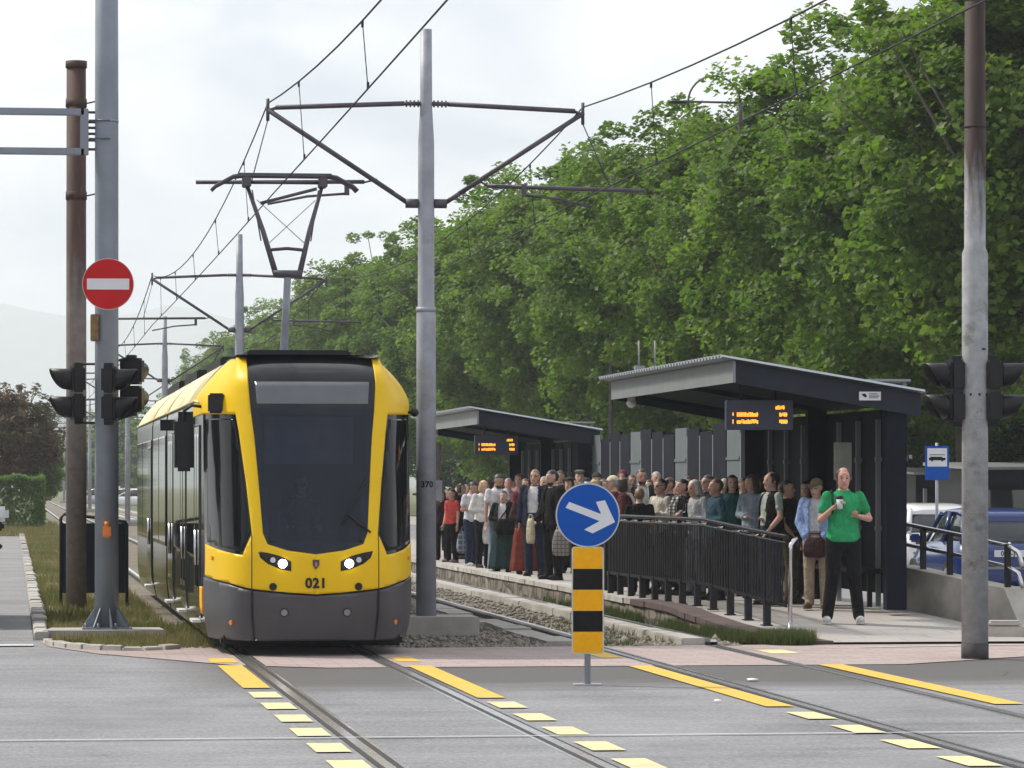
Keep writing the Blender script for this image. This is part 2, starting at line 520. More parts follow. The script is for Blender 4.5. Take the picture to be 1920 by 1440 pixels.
# concrete edging beside the empty track, footing strips
def slab(name, pts_l, pts_r, z0, z1, m, seg=True):
    b = MB()
    n = len(pts_l)
    v = [(x, y, z0) for x, y in pts_l] + [(x, y, z0) for x, y in pts_r] + [(x, y, z1) for x, y in pts_l] + [(x, y, z1) for x, y in pts_r]
    f = []
    for i in range(n - 1):
        f += [(2 * n + i, 2 * n + i + 1, 3 * n + i + 1, 3 * n + i), (i, i + 1, 2 * n + i + 1, 2 * n + i), (n + i, 3 * n + i, 3 * n + i + 1, n + i + 1)]
    f += [(0, 2 * n, 3 * n, n), (n - 1, 2 * n - 1, 4 * n - 1, 3 * n - 1)]
    b.add(v, f)
    return tag(b.build(name, m), kind='structure')
b = MB()
y = 43.95
while y < 330:
    ln = rnd.uniform(1.6, 2.4) if y < 120 else 20
    b.box(7.72 + rnd.uniform(-.01, .01), 7.99, y, y + ln - .02, -.05, .085 + rnd.uniform(-.012, .012), bev=.012 if y < 90 else 0)
    y += ln
tag(b.build('track_edging', 'concrete_pale'), kind='structure')
b = MB()
y = 44.3
while y < 330:
    ln = rnd.uniform(1.0, 2.6) if y < 120 else 20
    if rnd.random() < .8:
        b.box(6.22 + rnd.uniform(-.05, .05), 6.56, y, y + ln - .02, -.05, .03 + rnd.uniform(-.01, .02), tf=None)
    y += ln
tag(b.build('track_edging', 'concrete_pale'), kind='structure')

# kerb stones along the left road
b = MB(); y = 46.6
while y < 140:
    ln = rnd.uniform(.75, 1.0)
    b.box(.27, .45 + rnd.uniform(-.02, .02), y, y + ln - .03, -.05, .10 + rnd.uniform(-.025, .02), bev=.015)
    y += ln
tag(b.build('kerb', 'kerb'), kind='structure')
b = MB()
for k in range(9):       # rounded nose of the corner kerb
    a = R(180 + k * 14); a2 = R(180 + k * 14 + 12)
    q = [(1.35 + .98 * math.cos(t) * 1.0, 45.9 + 2.6 * math.sin(t)) for t in (a, a2)] + [(1.35 + .80 * math.cos(t), 45.9 + 2.3 * math.sin(t)) for t in (a2, a)]
    b.prism(q, 'z', -.03, .05 + rnd.uniform(-.01, .01))
tag(b.build('kerb', 'kerb'), kind='structure')
b = MB(); b.box(18.6, 18.75, 48, 460, -.05, .11)
tag(b.build('kerb', 'kerb'), kind='structure')

# painted markings: tram lane lines and dashes, stop lines, crossing lines
b = MB()
def quad(x0, x1, y0, y1, mi, z=.0105, sk=0.0):
    b.add([(x0, y0, z), (x1, y0, z), (x1 + sk, y1, z), (x0 + sk, y1, z)], [(0, 1, 2, 3)], mi)
def dashes(x0, x1, solid, y_first, n, ln=.92, gap=.80):
    for y0, y1 in solid: quad(x0, x1, y0, y1, 0)
    y = y_first
    for _ in range(n):
        quad(x0, x1, y - ln, y, 1); y -= ln + gap
XL0, XL1 = TC1 - HG - .37, TC1 - HG - .12
dashes(XL0, XL1, [(35.2, 39.6)], 34.5, 7)
quad(XL0 - .03, XL1, 40.2, 41.2, 0)
XL0, XL1 = TC1 + HG + .13, TC1 + HG + .37
dashes(XL0, XL1, [(33.3, 39.3)], 32.7, 7)
quad(XL0, XL1, 40.2, 41.3, 0)
XL0, XL1 = TC2 - HG - .36, TC2 - HG - .12
dashes(XL0, XL1, [(31.7, 39.0)], 30.9, 7)
quad(XL0, XL1, 40.8, 42.4, 0)
XL0, XL1 = TC2 + HG + .20, TC2 + HG + .46
dashes(XL0, XL1, [(31.8, 39.0)], 30.9, 7)
quad(XL0 + .02, XL1 + .1, 41.6, 42.6, 1)
for (x0, y0, x1, y1, wd) in ((-6, 44.9, .25, 44.9, .45), (-6, 43.1, -.5, 43.3, .7), (9.6, 43.0, 12.0, 43.6, .12), (12.0, 43.6, 30, 44.4, .12),
                             (10.6, 33.6, 12.6, 36.4, .1), (-9, 28.15, 30, 28.35, .05)):
    d = Vector((x1 - x0, y1 - y0, 0)); nn = Vector((-d.y, d.x, 0)).normalized() * wd / 2
    P = [Vector((x0, y0, .0125)) - nn, Vector((x1, y1, .0125)) - nn, Vector((x1, y1, .0125)) + nn, Vector((x0, y0, .0125)) + nn]
    b.add(P, [(0, 1, 2, 3)], 2)
tag(b.build('road_markings', ['line_yellow', 'line_cream', 'line_white']), kind='structure')

# ------------------------------------------------------------------ platform, ramp, stone wall
PZ = .28
EDGE = [(9.20, 43.9), (9.0, 44.5), (8.78, 45.2), (8.62, 46.4), (8.52, 48), (8.5, 50.5), (8.5, 60), (8.5, 135)]
def pz(y):
    return max(.02, min(PZ, .02 + (y - 43.6) / 5.6 * (PZ - .02)))
RIGHT = [(11.95, 43.9), (11.9, 44.5), (11.85, 45.2), (11.75, 46.4), (11.55, 48), (11.5, 50.5), (11.5, 60), (11.5, 135)]
b = MB()
n = len(EDGE)
v = [(x, y, pz(y)) for x, y in EDGE] + [(x, y, pz(y)) for x, y in RIGHT]
f = [(i, n + i, n + i + 1, i + 1) for i in range(n - 1)]
b.add(v, f)
v = [(x, y, -.05) for x, y in RIGHT] + [(x, y, pz(y)) for x, y in RIGHT]
b.add(v, [(i, i + 1, n + i + 1, n + i) for i in range(n - 1)])
b.add([(EDGE[-1][0], 135, -.05), (11.5, 135, -.05), (11.5, 135, PZ), (8.5, 135, PZ)], [(0, 1, 2, 3)])
tag(b.build('platform', 'platform_top'), kind='structure')
b = MB()
fine = []
for (a, c) in zip(EDGE[:-1], EDGE[1:]):
    k = 3 if c[1] < 52 else (16 if c[1] < 62 else 70)
    fine += [(a[0] + (c[0] - a[0]) * i / k, a[1] + (c[1] - a[1]) * i / k) for i in range(k)]
fine.append(EDGE[-1])
rj = [rnd.uniform(-.02, .02) for _ in fine]
n = len(fine)
v = [(x - .015 + .5 * r, y, -.06) for (x, y), r in zip(fine, rj)] + [(x - .02 + r * .6, y, pz(y) - .055 + r * .3) for (x, y), r in zip(fine, rj)]
b.add(v, [(i, i + 1, n + i + 1, n + i) for i in range(n - 1)])
wl = b.build('platform_wall', 'stonewall')
tag(wl, 'low rough stone retaining wall along the tram platform edge', 'wall')
b = MB()
for i in range(n - 1):
    (x0, y0), (x1, y1) = fine[i], fine[i + 1]
    g = .012
    z0, z1 = pz(y0), pz(y1)
    rj1 = rnd.uniform(-.012, .012)
    ins = .30
    v = [(x0 - .05 + rj1, y0 + g, z0 - .06), (x1 - .05 + rj1, y1 - g, z1 - .06), (x1 + ins, y1 - g, z1 - .06), (x0 + ins, y0 + g, z0 - .06)]
    v += [(p[0], p[1], p[2] + .075) for p in v]
    b.add(v, [(4, 5, 6, 7), (0, 1, 5, 4), (1, 2, 6, 5), (2, 3, 7, 6), (3, 0, 4, 7)], 0 if y0 < 52 else 1)
b.build('coping', ['coping', 'kerb'], wl)

# concrete parapet on the right of the ramp
A = Vector((11.42, 49.0, 0)); B = Vector((12.22, 46.55, 0))
D = (B - A); ln = D.length; D.normalize(); NN = Vector((D.y, -D.x, 0))
if NN.y > 0: NN = -NN
par = MB()
prof = [(0, .10), (ln, 0), (ln + .50, 0), (ln + .02, .60), (0, .84)]
pts = []
for off in (0, -.30):
    pts += [A + D * u + NN * off + Vector((0, 0, z - .02)) for u, z in prof]
par.add(pts, [(0, 1, 2, 3, 4), (9, 8, 7, 6, 5)] + [(k, 5 + k, 5 + (k + 1) % 5, (k + 1) % 5) for k in range(5)])
pw = par.build('parapet_wall', 'concrete')
tag(pw, 'weathered concrete parapet wall with sloping end beside the ramp, black handrails on top', 'wall')
def apt(u, z, off=-.15): return A + D * u + NN * off + Vector((0, 0, z))
hr = MB()
for u in (.45, 1.1, 1.8, 2.45):
    zt = .84 - .24 * u / ln
    hr.box(-.035, .035, -.035, .035, zt - .03, zt + .52, 0, Matrix.Translation(apt(u, 0)))
for (dz, rr) in ((.50, .03), (.24, .028)):
    hr.tube([apt(-.05, .86 + dz), apt(ln * .5, .73 + dz), apt(ln - .1, .60 + dz), apt(ln + .12, .56 + dz - .03), apt(ln + .22, .50 + dz - .16)], rr, 8, 1)
h = hr.build('handrail', ['black', 'chrome'])
tag(h, 'black double handrail with shiny top bar on the concrete parapet wall', 'handrail')
# broken kerb block lying at the foot of the parapet
b = MB()
b.box(-.36, .36, -.2, .2, 0, .18, bev=.03)
b.box(-.3, .1, -.16, .14, .17, .25, bev=.03)
o = b.build('concrete_block', 'concrete', loc=(11.85, 44.7, .0), rz=R(-8))
tag(o, 'broken grey concrete block on the ground beside the stained round pole', 'block')
# ------------------------------------------------------------------ the tram
TCX, TY0, TW, TLEN, TNOSE = 3.27, 41.55, 1.15, 24.0, 1.15
tram = empty('tram', (TCX, TY0, 0), 0, 'yellow and charcoal tram numbered 021 with lit headlights on the left track', 'tram')
# plan curve of the nose as a table over arc length from the centre line
_tab = [(0.0, 0.0, 0.0)]
_n = 400
for i in range(1, _n + 1):
    q = i / _n
    x = TW * math.sin(q * PI / 2) ** .9
    y = .08 * (x / TW) ** 2 + (TNOSE - .08) * (x / TW) ** 6
    px_, py_ = _tab[-1][1], _tab[-1][2]
    _tab.append((_tab[-1][0] + math.hypot(x - px_, y - py_), x, y))
S_C = _tab[-1][0]
_ts = np.array([a[0] for a in _tab]); _tx = np.array([a[1] for a in _tab]); _ty = np.array([a[2] for a in _tab])
def smooth01(a): a = max(0., min(1., a)); return a * a * (3 - 2 * a)
def surf(s, z, off=0.0):
    def base(s, z):
        a = abs(s)
        if a <= S_C:
            x, y = float(np.interp(a, _ts, _tx)), float(np.interp(a, _ts, _ty))
        else:
            x, y = TW, TNOSE + a - S_C
        if z < .55: k = 1 - .055 * ((.55 - z) / .4) ** 1.6
        elif z < 2.78: k = 1
        else:
            q = (z - 2.78) / .5
            k = 1 - .30 * q ** 1.5
        rk = 0.0
        if z < .95: rk = .10 * ((.95 - z) / .75) ** 2
        if z > 1.1: rk = .26 * (z - 1.1)
        if z > 2.95: rk += .42 * ((z - 2.95) / .33) ** 2.2
        fw = 1 - smooth01(y / 2.6)
        nx = x * k if z < 2.78 else x - TW * (1 - k) * smooth01((x - .74) / (TW - .74))
        return Vector((math.copysign(nx, s) if s else 0.0, y + rk * fw, z))
    p = base(s, z)
    if off:
        e = .004
        du = base(s + e, z) - base(s - e, z); dv = base(s, min(z + e, 3.28)) - base(s, z - e)
        nn = du.cross(dv)
        if nn.length > 0:
            p = p + nn.normalized() * off
    return p
def proj(p):
    x, y, z = p.x + TCX, p.y + TY0, p.z
    t = x * SY + y * CY
    r = x * CY - y * SY
    return CX + FPX * r / t, HZ - FPX * (z - CAMH) / t
_gs = np.linspace(-4.5, 0.05, 180)
_cache = [[(s, z, *proj(surf(s, z))) for z in np.linspace(.16, 3.27, 120)] for s in _gs]
_flat = np.array([c for r in _cache for c in r])
def sz(px, py):                # body coordinates (along the skin, height) of a point of the tram's left front
    d = (_flat[:, 2] - px) ** 2 + (_flat[:, 3] - py) ** 2
    i = int(np.argmin(d)); s, z = _flat[i, 0], _flat[i, 1]
    for _ in range(6):
        q = proj(surf(s, z)); e = 1e-3
        a = proj(surf(s + e, z)); c = proj(surf(s, z - e))
        J = np.array([[(a[0] - q[0]) / e, -(c[0] - q[0]) / e], [(a[1] - q[1]) / e, -(c[1] - q[1]) / e]])
        try: dd = np.linalg.solve(J, np.array([px - q[0], py - q[1]]))
        except Exception: break
        dd = np.clip(dd, -.05, .05)
        s += dd[0]; z = min(3.275, max(.15, z + dd[1]))
    return s, z
def poly_px(pts): return [sz(*p) for p in pts]
def mirror(poly): return [(-s, z) for s, z in poly][::-1]
def skin(name, polys, off, m, parent=tram, step=.05, rim=.012, mats=None):
    """panel(s) cut to an outline on the unrolled skin, laid on the body with a small folded rim"""
    bm = bmesh.new()
    for poly in polys:
        dense = []
        for (a, c) in zip(poly, poly[1:] + poly[:1]):
            k = max(1, int(math.hypot(a[0] - c[0], a[1] - c[1]) / step))
            dense += [(a[0] + (c[0] - a[0]) * i / k, a[1] + (c[1] - a[1]) * i / k) for i in range(k)]
        f = bm.faces.new([bm.verts.new((s, z, 0)) for s, z in dense])
    bm.normal_update()
    ss = [v.co.x for v in bm.verts]; zz = [v.co.y for v in bm.verts]
    st = step if max(ss) - min(ss) < 6 else max(step, (max(ss) - min(ss)) / 90)
    q = math.floor(min(ss) / st) * st
    while q < max(ss):
        if abs(q) < S_C + 1.6 or st > .1:
            bmesh.ops.bisect_plane(bm, geom=bm.verts[:] + bm.edges[:] + bm.faces[:], plane_co=(q, 0, 0), plane_no=(1, 0, 0))
        q += st
    q = math.floor(min(zz) / step) * step
    while q < max(zz):
        bmesh.ops.bisect_plane(bm, geom=bm.verts[:] + bm.edges[:] + bm.faces[:], plane_co=(0, q, 0), plane_no=(0, 1, 0))
        q += step
    edges = [e for e in bm.edges if e.is_boundary]
    sz_of = {v: (v.co.x, v.co.y) for v in bm.verts}
    if rim:
        r = bmesh.ops.extrude_edge_only(bm, edges=edges)
        newv = set(g for g in r['geom'] if isinstance(g, bmesh.types.BMVert))
        for v in newv:
            sz_of[v] = (v.co.x, v.co.y)
    else: newv = set()
    for v in bm.verts:
        s, z = sz_of[v]
        v.co = surf(s, min(3.28, z), off - (rim if v in newv else 0))
    bmesh.ops.recalc_face_normals(bm, faces=bm.faces[:])
    # outward: compare one face with the skin normal
    bm.faces.ensure_lookup_table()
    me = bpy.data.meshes.new(name); bm.to_mesh(me); bm.free()
    me.materials.append(M[m])
    me.polygons.foreach_set('use_smooth', [len(p.vertices) >= 3 for p in me.polygons])
    o = bpy.data.objects.new(name, me); col.objects.link(o)
    if parent: o.parent = parent
    return o
# windscreen outline (left half traced, right half mirrored)
wl_ = poly_px([(466, 765), (474, 810), (482, 900), (492, 985), (497, 1008), (520, 1022), (556, 1031)])
wb = sz(590, 1034)
WS = [(0, wl_[0][1])] + wl_ + [(0, wb[1])]
WS = WS[:-1] + [(0, wb[1])] + [(-s, z) for s, z in wl_[::-1]]
# shell: nose with an opening behind the windscreen, three sections and two bellows
def shell(name, s_list, z_list, m, hole=False, both=True, parent=tram, inset=0.0):
    V, F = [], []
    zl = list(z_list)
    for z in zl:
        for s in s_list:
            p = surf(s, z, -inset) if inset else surf(s, z)
            V.append(p)
    n = len(s_list)
    ws_x = [p[0] for p in WS]
    for j in range(len(zl) - 1):
        for i in range(n - 1):
            sm, zm = (s_list[i] + s_list[i + 1]) / 2, (zl[j] + zl[j + 1]) / 2
            if hole and abs(sm) < .565 - .03 * (2.7 - zm) and 1.25 < zm < 2.66: continue
            F.append((j * n + i, j * n + i + 1, (j + 1) * n + i + 1, (j + 1) * n + i))
    b = MB(); b.add([v[:] for v in V], F, 0, True)
    return b, n, len(zl)
ZL = [.17, .25, .35, .45, .55, .7, .85, .95, 1.05, 1.15] + [1.15 + .1 * k for k in range(1, 17)] + [2.85, 2.95, 3.02, 3.08, 3.13, 3.17, 3.2, 3.225, 3.245, 3.262, 3.272, 3.28]
ZL = sorted(set(round(z, 4) for z in ZL))
SF = sorted(set([round(-S_C - 2.4 + .1 * k, 4) for k in range(24)] + [round(-S_C + S_C * k / 30, 4) for k in range(61)] + [round(S_C + .1 * k, 4) for k in range(1, 25)]))
b, n, m_ = shell('nose', SF, ZL, 'tram_black', hole=True)
o = b.build('cab_shell', 'tram_black', tram)
def sec(name, y0, y1, mside, inset=0.0):
    g = MB()
    ys = list(np.linspace(y0, y1, max(2, int((y1 - y0) / 1.2) + 1)))
    rings = []
    for y in ys:
        s = S_C + y - TNOSE
        half = [surf(s, z) for z in ZL]
        ring = [Vector((p.x * (1 - inset), y, p.z - inset * .2)) for p in half] + [Vector((.45, y, 3.315 - inset * .2)), Vector((-.45, y, 3.315 - inset * .2))] + [Vector((-p.x * (1 - inset), y, p.z - inset * .2)) for p in half[::-1]]
        rings.append([q[:] for q in ring])
    g.loft(rings, 0, False)
    return g.build(name, mside, tram)
sec('front_section', 3.3, 11.35, 'tram_side')
sec('bellows', 11.35, 11.75, 'black_matt', .045)
sec('middle_section', 11.75, 16.7, 'tram_side')
sec('bellows', 16.7, 17.1, 'black_matt', .045)
sec('rear_section', 17.1, TLEN, 'tram_side')
# roof over the cab, joining the rounded brow to the front section
b = MB()
top = [surf(s, 3.28) for s in SF if abs(s) <= S_C + 2.2]
nn_ = len(top)
v = [p[:] for p in top] + [(p.x * .55, min(p.y + .45, 3.3), 3.312) for p in top]
b.add(v, [(i, i + 1, nn_ + i + 1, nn_ + i) for i in range(nn_ - 1)], 0, True)
b.add([(-.8, .9, 3.309), (.8, .9, 3.309), (.8, 3.3, 3.309), (-.8, 3.3, 3.309)], [(0, 1, 2, 3)])
b.build('cab_roof', 'tram_black', tram)
# roof cove panels: yellow at the cab, pale behind
def cove(name, s0, s1, z0, z1, m, off=.008):
    for sg in (-1, 1):
        p = [(s0, z0), (s1, z0), (s1, z1), (s0, z1)]
        skin(name, [p] if sg > 0 else [mirror(p)], off, m, step=.08)
G0 = S_C - TNOSE
for y0, y1 in ((3.7, 7.4), (7.44, 11.3), (11.8, 16.65), (17.15, 23.9)):
    cove('roof_cove', G0 + y0, G0 + y1, 2.84, 3.27, 'tram_roof')
# yellow livery
inner = [(461, 671), (465, 715), (469, 760), (477, 820), (485, 905), (493, 1000), (502, 1021), (540, 1033)]
ylo = poly_px([(543, 1111), (475, 1104), (430, 1092), (386, 1079), (386, 1020), (456, 1041), (473, 1001), (462, 904), (449, 811), (443, 777)])
hood = [(-(S_C + .05), 2.66), (-(S_C + 2.45), 2.66), (-(S_C + 2.45), 2.83), (-(S_C + 2.2), 2.98), (-(S_C + 1.2), 3.27)]
yin = poly_px(inner)
c_up, c_lo = sz(590, 1040), sz(590, 1114)
_c = [s for s in np.linspace(-1.6, -.3, 400) if proj(surf(s, 3.27))[0] >= 461]
left = [(_c[0], 3.275)] + yin[1:] + [(0, c_up[1]), (0, c_lo[1])] + ylo
left_full = left + hood + [(-S_C * .93, 3.275)]
skin('yellow_frame', [left_full], .010, 'yellow', step=.04)
skin('yellow_frame', [mirror(left_full)], .010, 'yellow', step=.04)
# charcoal skirt, wrapping round the corner
sk_top = poly_px([(386, 1083), (430, 1096), (475, 1108), (543, 1115)])
sk = [(0, sz(590, 1118)[1])] + sk_top[::-1] + [(-(S_C + .02), sk_top[0][1]), (-(S_C + .02), .18), (0, .18)]
seam = sz(473, 1150)[0]
def clip_s(poly, lo, hi):
    out = []
    for a, c in zip(poly, poly[1:] + poly[:1]):
        pass
    return poly
skin('skirt_panel', [[(0, sk[0][1]), sk_top[3], (seam + .006, sk_top[2][1]), (seam + .006, .18), (-seam - .006, .18), (-seam - .006, sk_top[2][1]), (-sk_top[3][0], sk_top[3][1])]], .010, 'tram_skirt', step=.05)
side_sk = [(seam - .006, sk_top[2][1]), sk_top[1], sk_top[0], (-(S_C + .02), sk_top[0][1]), (-(S_C + .02), .18), (seam - .006, .18)]
skin('skirt_panel', [side_sk], .010, 'tram_skirt', step=.05)
skin('skirt_panel', [mirror(side_sk)], .010, 'tram_skirt', step=.05)
# glazing
skin('windscreen', [WS], .006, 'windscreen', step=.06, rim=0)
dp = poly_px([(478, 716), (482, 757)])
skin('destination_display', [[(dp[0][0], dp[0][1]), (-dp[0][0], dp[0][1]), (-dp[1][0], dp[1][1]), (dp[1][0], dp[1][1])]], .006, 'dest', step=.06)
cw = poly_px([(390, 785), (438, 785), (445, 815), (458, 905), (468, 1000), (454, 1034), (390, 1016)])
for q in (cw, mirror(cw)):
    skin('cab_side_window', [q], .007, 'cab_glass', step=.06)
# cab interior
b = MB()
b.box(-.9, .9, 2.05, 2.1, .3, 3.0); b.box(-.95, .95, .55, 1.3, .25, 1.12); b.box(-.95, .95, 1.0, 2.1, .22, .3)
b.build('cab_interior', 'interior', tram)
b = MB(); b.box(-.52, .46, .62, .64, 2.1, 2.62); b.build('sun_blind', 'shade', tram)
b = MB(); b.box(-.30, .22, 1.62, 1.75, .6, 1.62, bev=.04); b.box(-.30, .22, 1.2, 1.7, .55, .68, bev=.04)
b.build('driver_seat', 'cab_seat', tram)
b = MB(); b.box(-.55, .35, .60, .95, 1.12, 1.30, bev=.05); b.build('dashboard', 'black_matt', tram)
# lamps
for sg in (-1, 1):
    hp = poly_px([(484, 1034), (502, 1037), (526, 1043), (546, 1053), (546, 1071), (526, 1067), (502, 1057), (489, 1046)])
    hl = skin('headlight', [hp if sg < 0 else mirror(hp)], .014, 'black', step=.04)
    def onskin(px, py, off):
        s, z = sz(px, py); return surf(s * -sg, z, off)
    def disc(name, px, py, r, m, off, parent=tram, ring=None, sq=1.0):
        s, z = sz(px, py); s *= -sg
        p = surf(s, z, off); nn = (surf(s, z, .1) - surf(s, z, 0)).normalized()
        qd = nn.to_track_quat('Z', 'Y').to_matrix().to_4x4()
        b = MB()
        tf = Matrix.Translation(p) @ qd
        b.add([(r * math.cos(2 * PI * k / 20), r * sq * math.sin(2 * PI * k / 20), .012) for k in range(20)] + [(r * 1.05 * math.cos(2 * PI * k / 20), r * sq * 1.05 * math.sin(2 * PI * k / 20), -.01) for k in range(20)],
              [list(range(20))] + [(k, (k + 1) % 20, 20 + (k + 1) % 20, 20 + k) for k in range(20)], 0, False, tf)
        if ring:
            b.add([(rr * math.cos(2 * PI * k / 20), rr * math.sin(2 * PI * k / 20), zz) for rr, zz in ((r * 1.02, .013), (r * 1.3, .010), (r * 1.32, -.01)) for k in range(20)],
                  [(j * 20 + k, j * 20 + (k + 1) % 20, (j + 1) * 20 + (k + 1) % 20, (j + 1) * 20 + k) for j in range(2) for k in range(20)], 1, False, tf)
        return b.build(name, [m] + ([ring] if ring else []), parent)
    disc('lamp', 530, 1057, .046, 'led_white', .016, hl)
    disc('lamp', 512, 1050, .03, 'chrome', .016, hl)
    disc('turn_light', 512, 1100, .032, 'black', .012, tram, 'rubber')
    disc('parking_sensor', 533, 1148, .036, 'fascia_light', .012, tram, 'rubber')
    disc('reflector', 435, 1167, .026, 'orange', .012, tram)
    disc('side_repeater', 401, 1046, .022, 'orange', .02, tram)
# seams in the yellow band, emblem, number, wiper
for sg in (-1, 1):
    b = MB(); b.tube([surf(sg * -seam, z, .0125) for z in np.linspace(.2, 1.33, 24)], .005, 5); b.build('panel_seam', 'rubber', tram)
b = MB()
b.prism([(-.035, .05), (.035, .05), (.035, -.01), (0, -.055), (-.035, -.01)], 'y', -.006, .006)
b.prism([(-.012, .02), (.012, .02), (.012, -.015), (0, -.03), (-.012, -.015)], 'y', -.009, -.005, 1)
p = surf(0, sz(590, 1058)[1], .018)
b.build('emblem', [mat('emblem maroon', (.10, .035, .03), .5), 'fascia_light'], tram, p)
tm = textmesh('021', .148, .003, bold=.0055)
tm.materials.clear(); tm.materials.append(M['black'])
to = bpy.data.objects.new('fleet_number', tm); col.objects.link(to); to.parent = tram
p = surf(0, sz(590, 1094)[1], .016); to.location = p; to.rotation_euler = (R(90), 0, 0)
b = MB()
for (a, c) in (((694, 1000), (652, 965)), ((640, 985), (690, 900))):
    pa = [surf(-sz(1182 - a[0], a[1])[0] * 1, sz(1182 - a[0], a[1])[1], .03), surf(-sz(1182 - c[0], c[1])[0], sz(1182 - c[0], c[1])[1], .025)]
    b.tube(pa, .012, 6)
b.build('wiper', 'rubber', tram)
# gutters, side windows, doors, step lights
for sg in (-1, 1):
    b = MB()
    b.tube([surf(sg * (S_C + .9), 2.80, .02), surf(sg * (S_C + 2.2), 2.84, .02), surf(sg * (G0 + 11.3), 2.84, .02)], .014, 6)
    b.tube([surf(sg * (G0 + 11.8), 2.84, .02), surf(sg * (G0 + 23.9), 2.84, .02)], .014, 6)
    b.build('gutter', 'tram_roof' if sg < 0 else 'black', tram)
    for y0, y1, door in ((1.25, 2.0, 0), (2.05, 3.25, 2), (3.4, 5.3, 0), (5.45, 6.95, 1), (7.1, 9.1, 0), (9.25, 10.75, 1), (11.9, 14.2, 0), (14.3, 16.6, 0), (17.2, 18.7, 1), (18.8, 21.2, 0), (21.3, 23.8, 0)):
        q = [(G0 + y0, 1.02 if not door else .36), (G0 + y1, 1.02 if not door else .36), (G0 + y1, 2.55), (G0 + y0, 2.55)]
        if door == 0 and y0 < 2.1: continue
        q2 = q if sg > 0 else mirror(q)
        if door:
            d = skin('door', [q2], .014, 'tram_side', step=.12, rim=.02)
            wq = [(G0 + y0 + .07, .62), (G0 + (y0 + y1) / 2 - .03, .62), (G0 + (y0 + y1) / 2 - .03, 2.45), (G0 + y0 + .07, 2.45)]
            wq2 = [(G0 + (y0 + y1) / 2 + .03, .62), (G0 + y1 - .07, .62), (G0 + y1 - .07, 2.45), (G0 + (y0 + y1) / 2 + .03, 2.45)]
            for wqq in (wq, wq2):
                skin('door_window', [wqq if sg > 0 else mirror(wqq)], .018, 'tram_side_glass', d, step=.12, rim=.006)
            b = MB()
            sx = sg * (TW + .03)
            b.box(sx - .05, sx + .05, (y0 + y1) / 2 - .35, (y0 + y1) / 2 + .35, .30, .33)
            b.build('door_step', 'white_paint', d)
            for yy in ((y0 + y1) / 2 - .08, (y0 + y1) / 2 + .08):
                b = MB(); b.tube([(sx, yy, .95), (sx, yy, 1.35)], .014, 6); b.build('handle', 'chrome', d)
        else:
            skin('side_window', [q2], .010, 'tram_side_glass', step=.12, rim=.012)
    # small side lamps and cameras at the roof edge
    for yy in (5.2, 10.9):
        b = MB(); b.box(sg * TW, sg * (TW + .10), yy - .05, yy + .05, 2.62, 2.74, bev=.015); b.build('side_camera', 'black', tram)
    # mirror camera head and mirror on an arm
    if sg > 0:
        b = MB(); b.ell((TW + .06, 1.3, 2.68), (.05, .05, .05), 10); b.tube([(TW - .02, 1.3, 2.68), (TW + .06, 1.3, 2.68)], .02, 6); b.build('side_camera', 'black', tram)
        continue_mirror = False
    mi = MB()
    hd = (sg * (TW + .20), 1.75)
    mi.box(hd[0] - .11, hd[0] + .11, 1.68, 1.78, 2.02, 2.62, bev=.04)
    if sg < 0: mp_ = mi.build('mirror', 'black', tram)
    a = MB(); a.tube([(sg * (TW - .03), 1.62, 2.74), (sg * (TW + .12), 1.6, 2.76), (sg * (TW + .2), 1.7, 2.70), (sg * (TW + .2), 1.72, 2.55)], .02, 6)
    if sg < 0: a.build('mirror_arm', 'black', mp_)
    b = MB(); b.box(-.09, .09, -.07, .07, -.11, .11, bev=.02)
    _s, _z = sz(413, 757); p = surf(_s, _z, .05)
    if sg < 0: b.build('camera_box', 'black', tram, p)
    # red and yellow marker stripe low on the corner
    q = [(S_C + .35, .42), (S_C + 1.3, .42), (S_C + 1.3, .72), (S_C + .35, .72)]
    skin('marker_panel', [q if sg > 0 else mirror(q)], .012, 'sign_yellow', step=.1)
# underframe, bogies and wheels, track brake
b = MB(); b.box(-.98, .98, .75, 23.6, .16, .5); b.box(-1.0, 1.0, .55, .8, .10, .22, bev=.03); b.build('underframe', 'under', tram)
for yb in (3.2, 8.6, 14.2, 20.0):
    bo = MB(); bo.box(-.85, .85, yb - 1.0, yb + 1.0, .10, .3, bev=.03); bo = bo.build('bogie', 'under', tram)
    for sx in (-.72, .72):
        for yy in (-.75, .75):
            wv = MB(); wv.tube([(sx - .06, yb + yy, .36), (sx + .06, yb + yy, .36)], .285, 20)
            wv.build('wheel', 'under', bo)
# roof equipment
for q in ((-.62, .55, 2.0, 3.2, 3.312, 3.40), (-.7, .7, 6.2, 9.6, 3.315, 3.46), (-.7, .7, 12.3, 16.2, 3.315, 3.48), (-.7, .7, 18, 22.5, 3.315, 3.48)):
    b = MB(); b.box(*q, bev=.02); b.build('roof_equipment', 'black', tram)
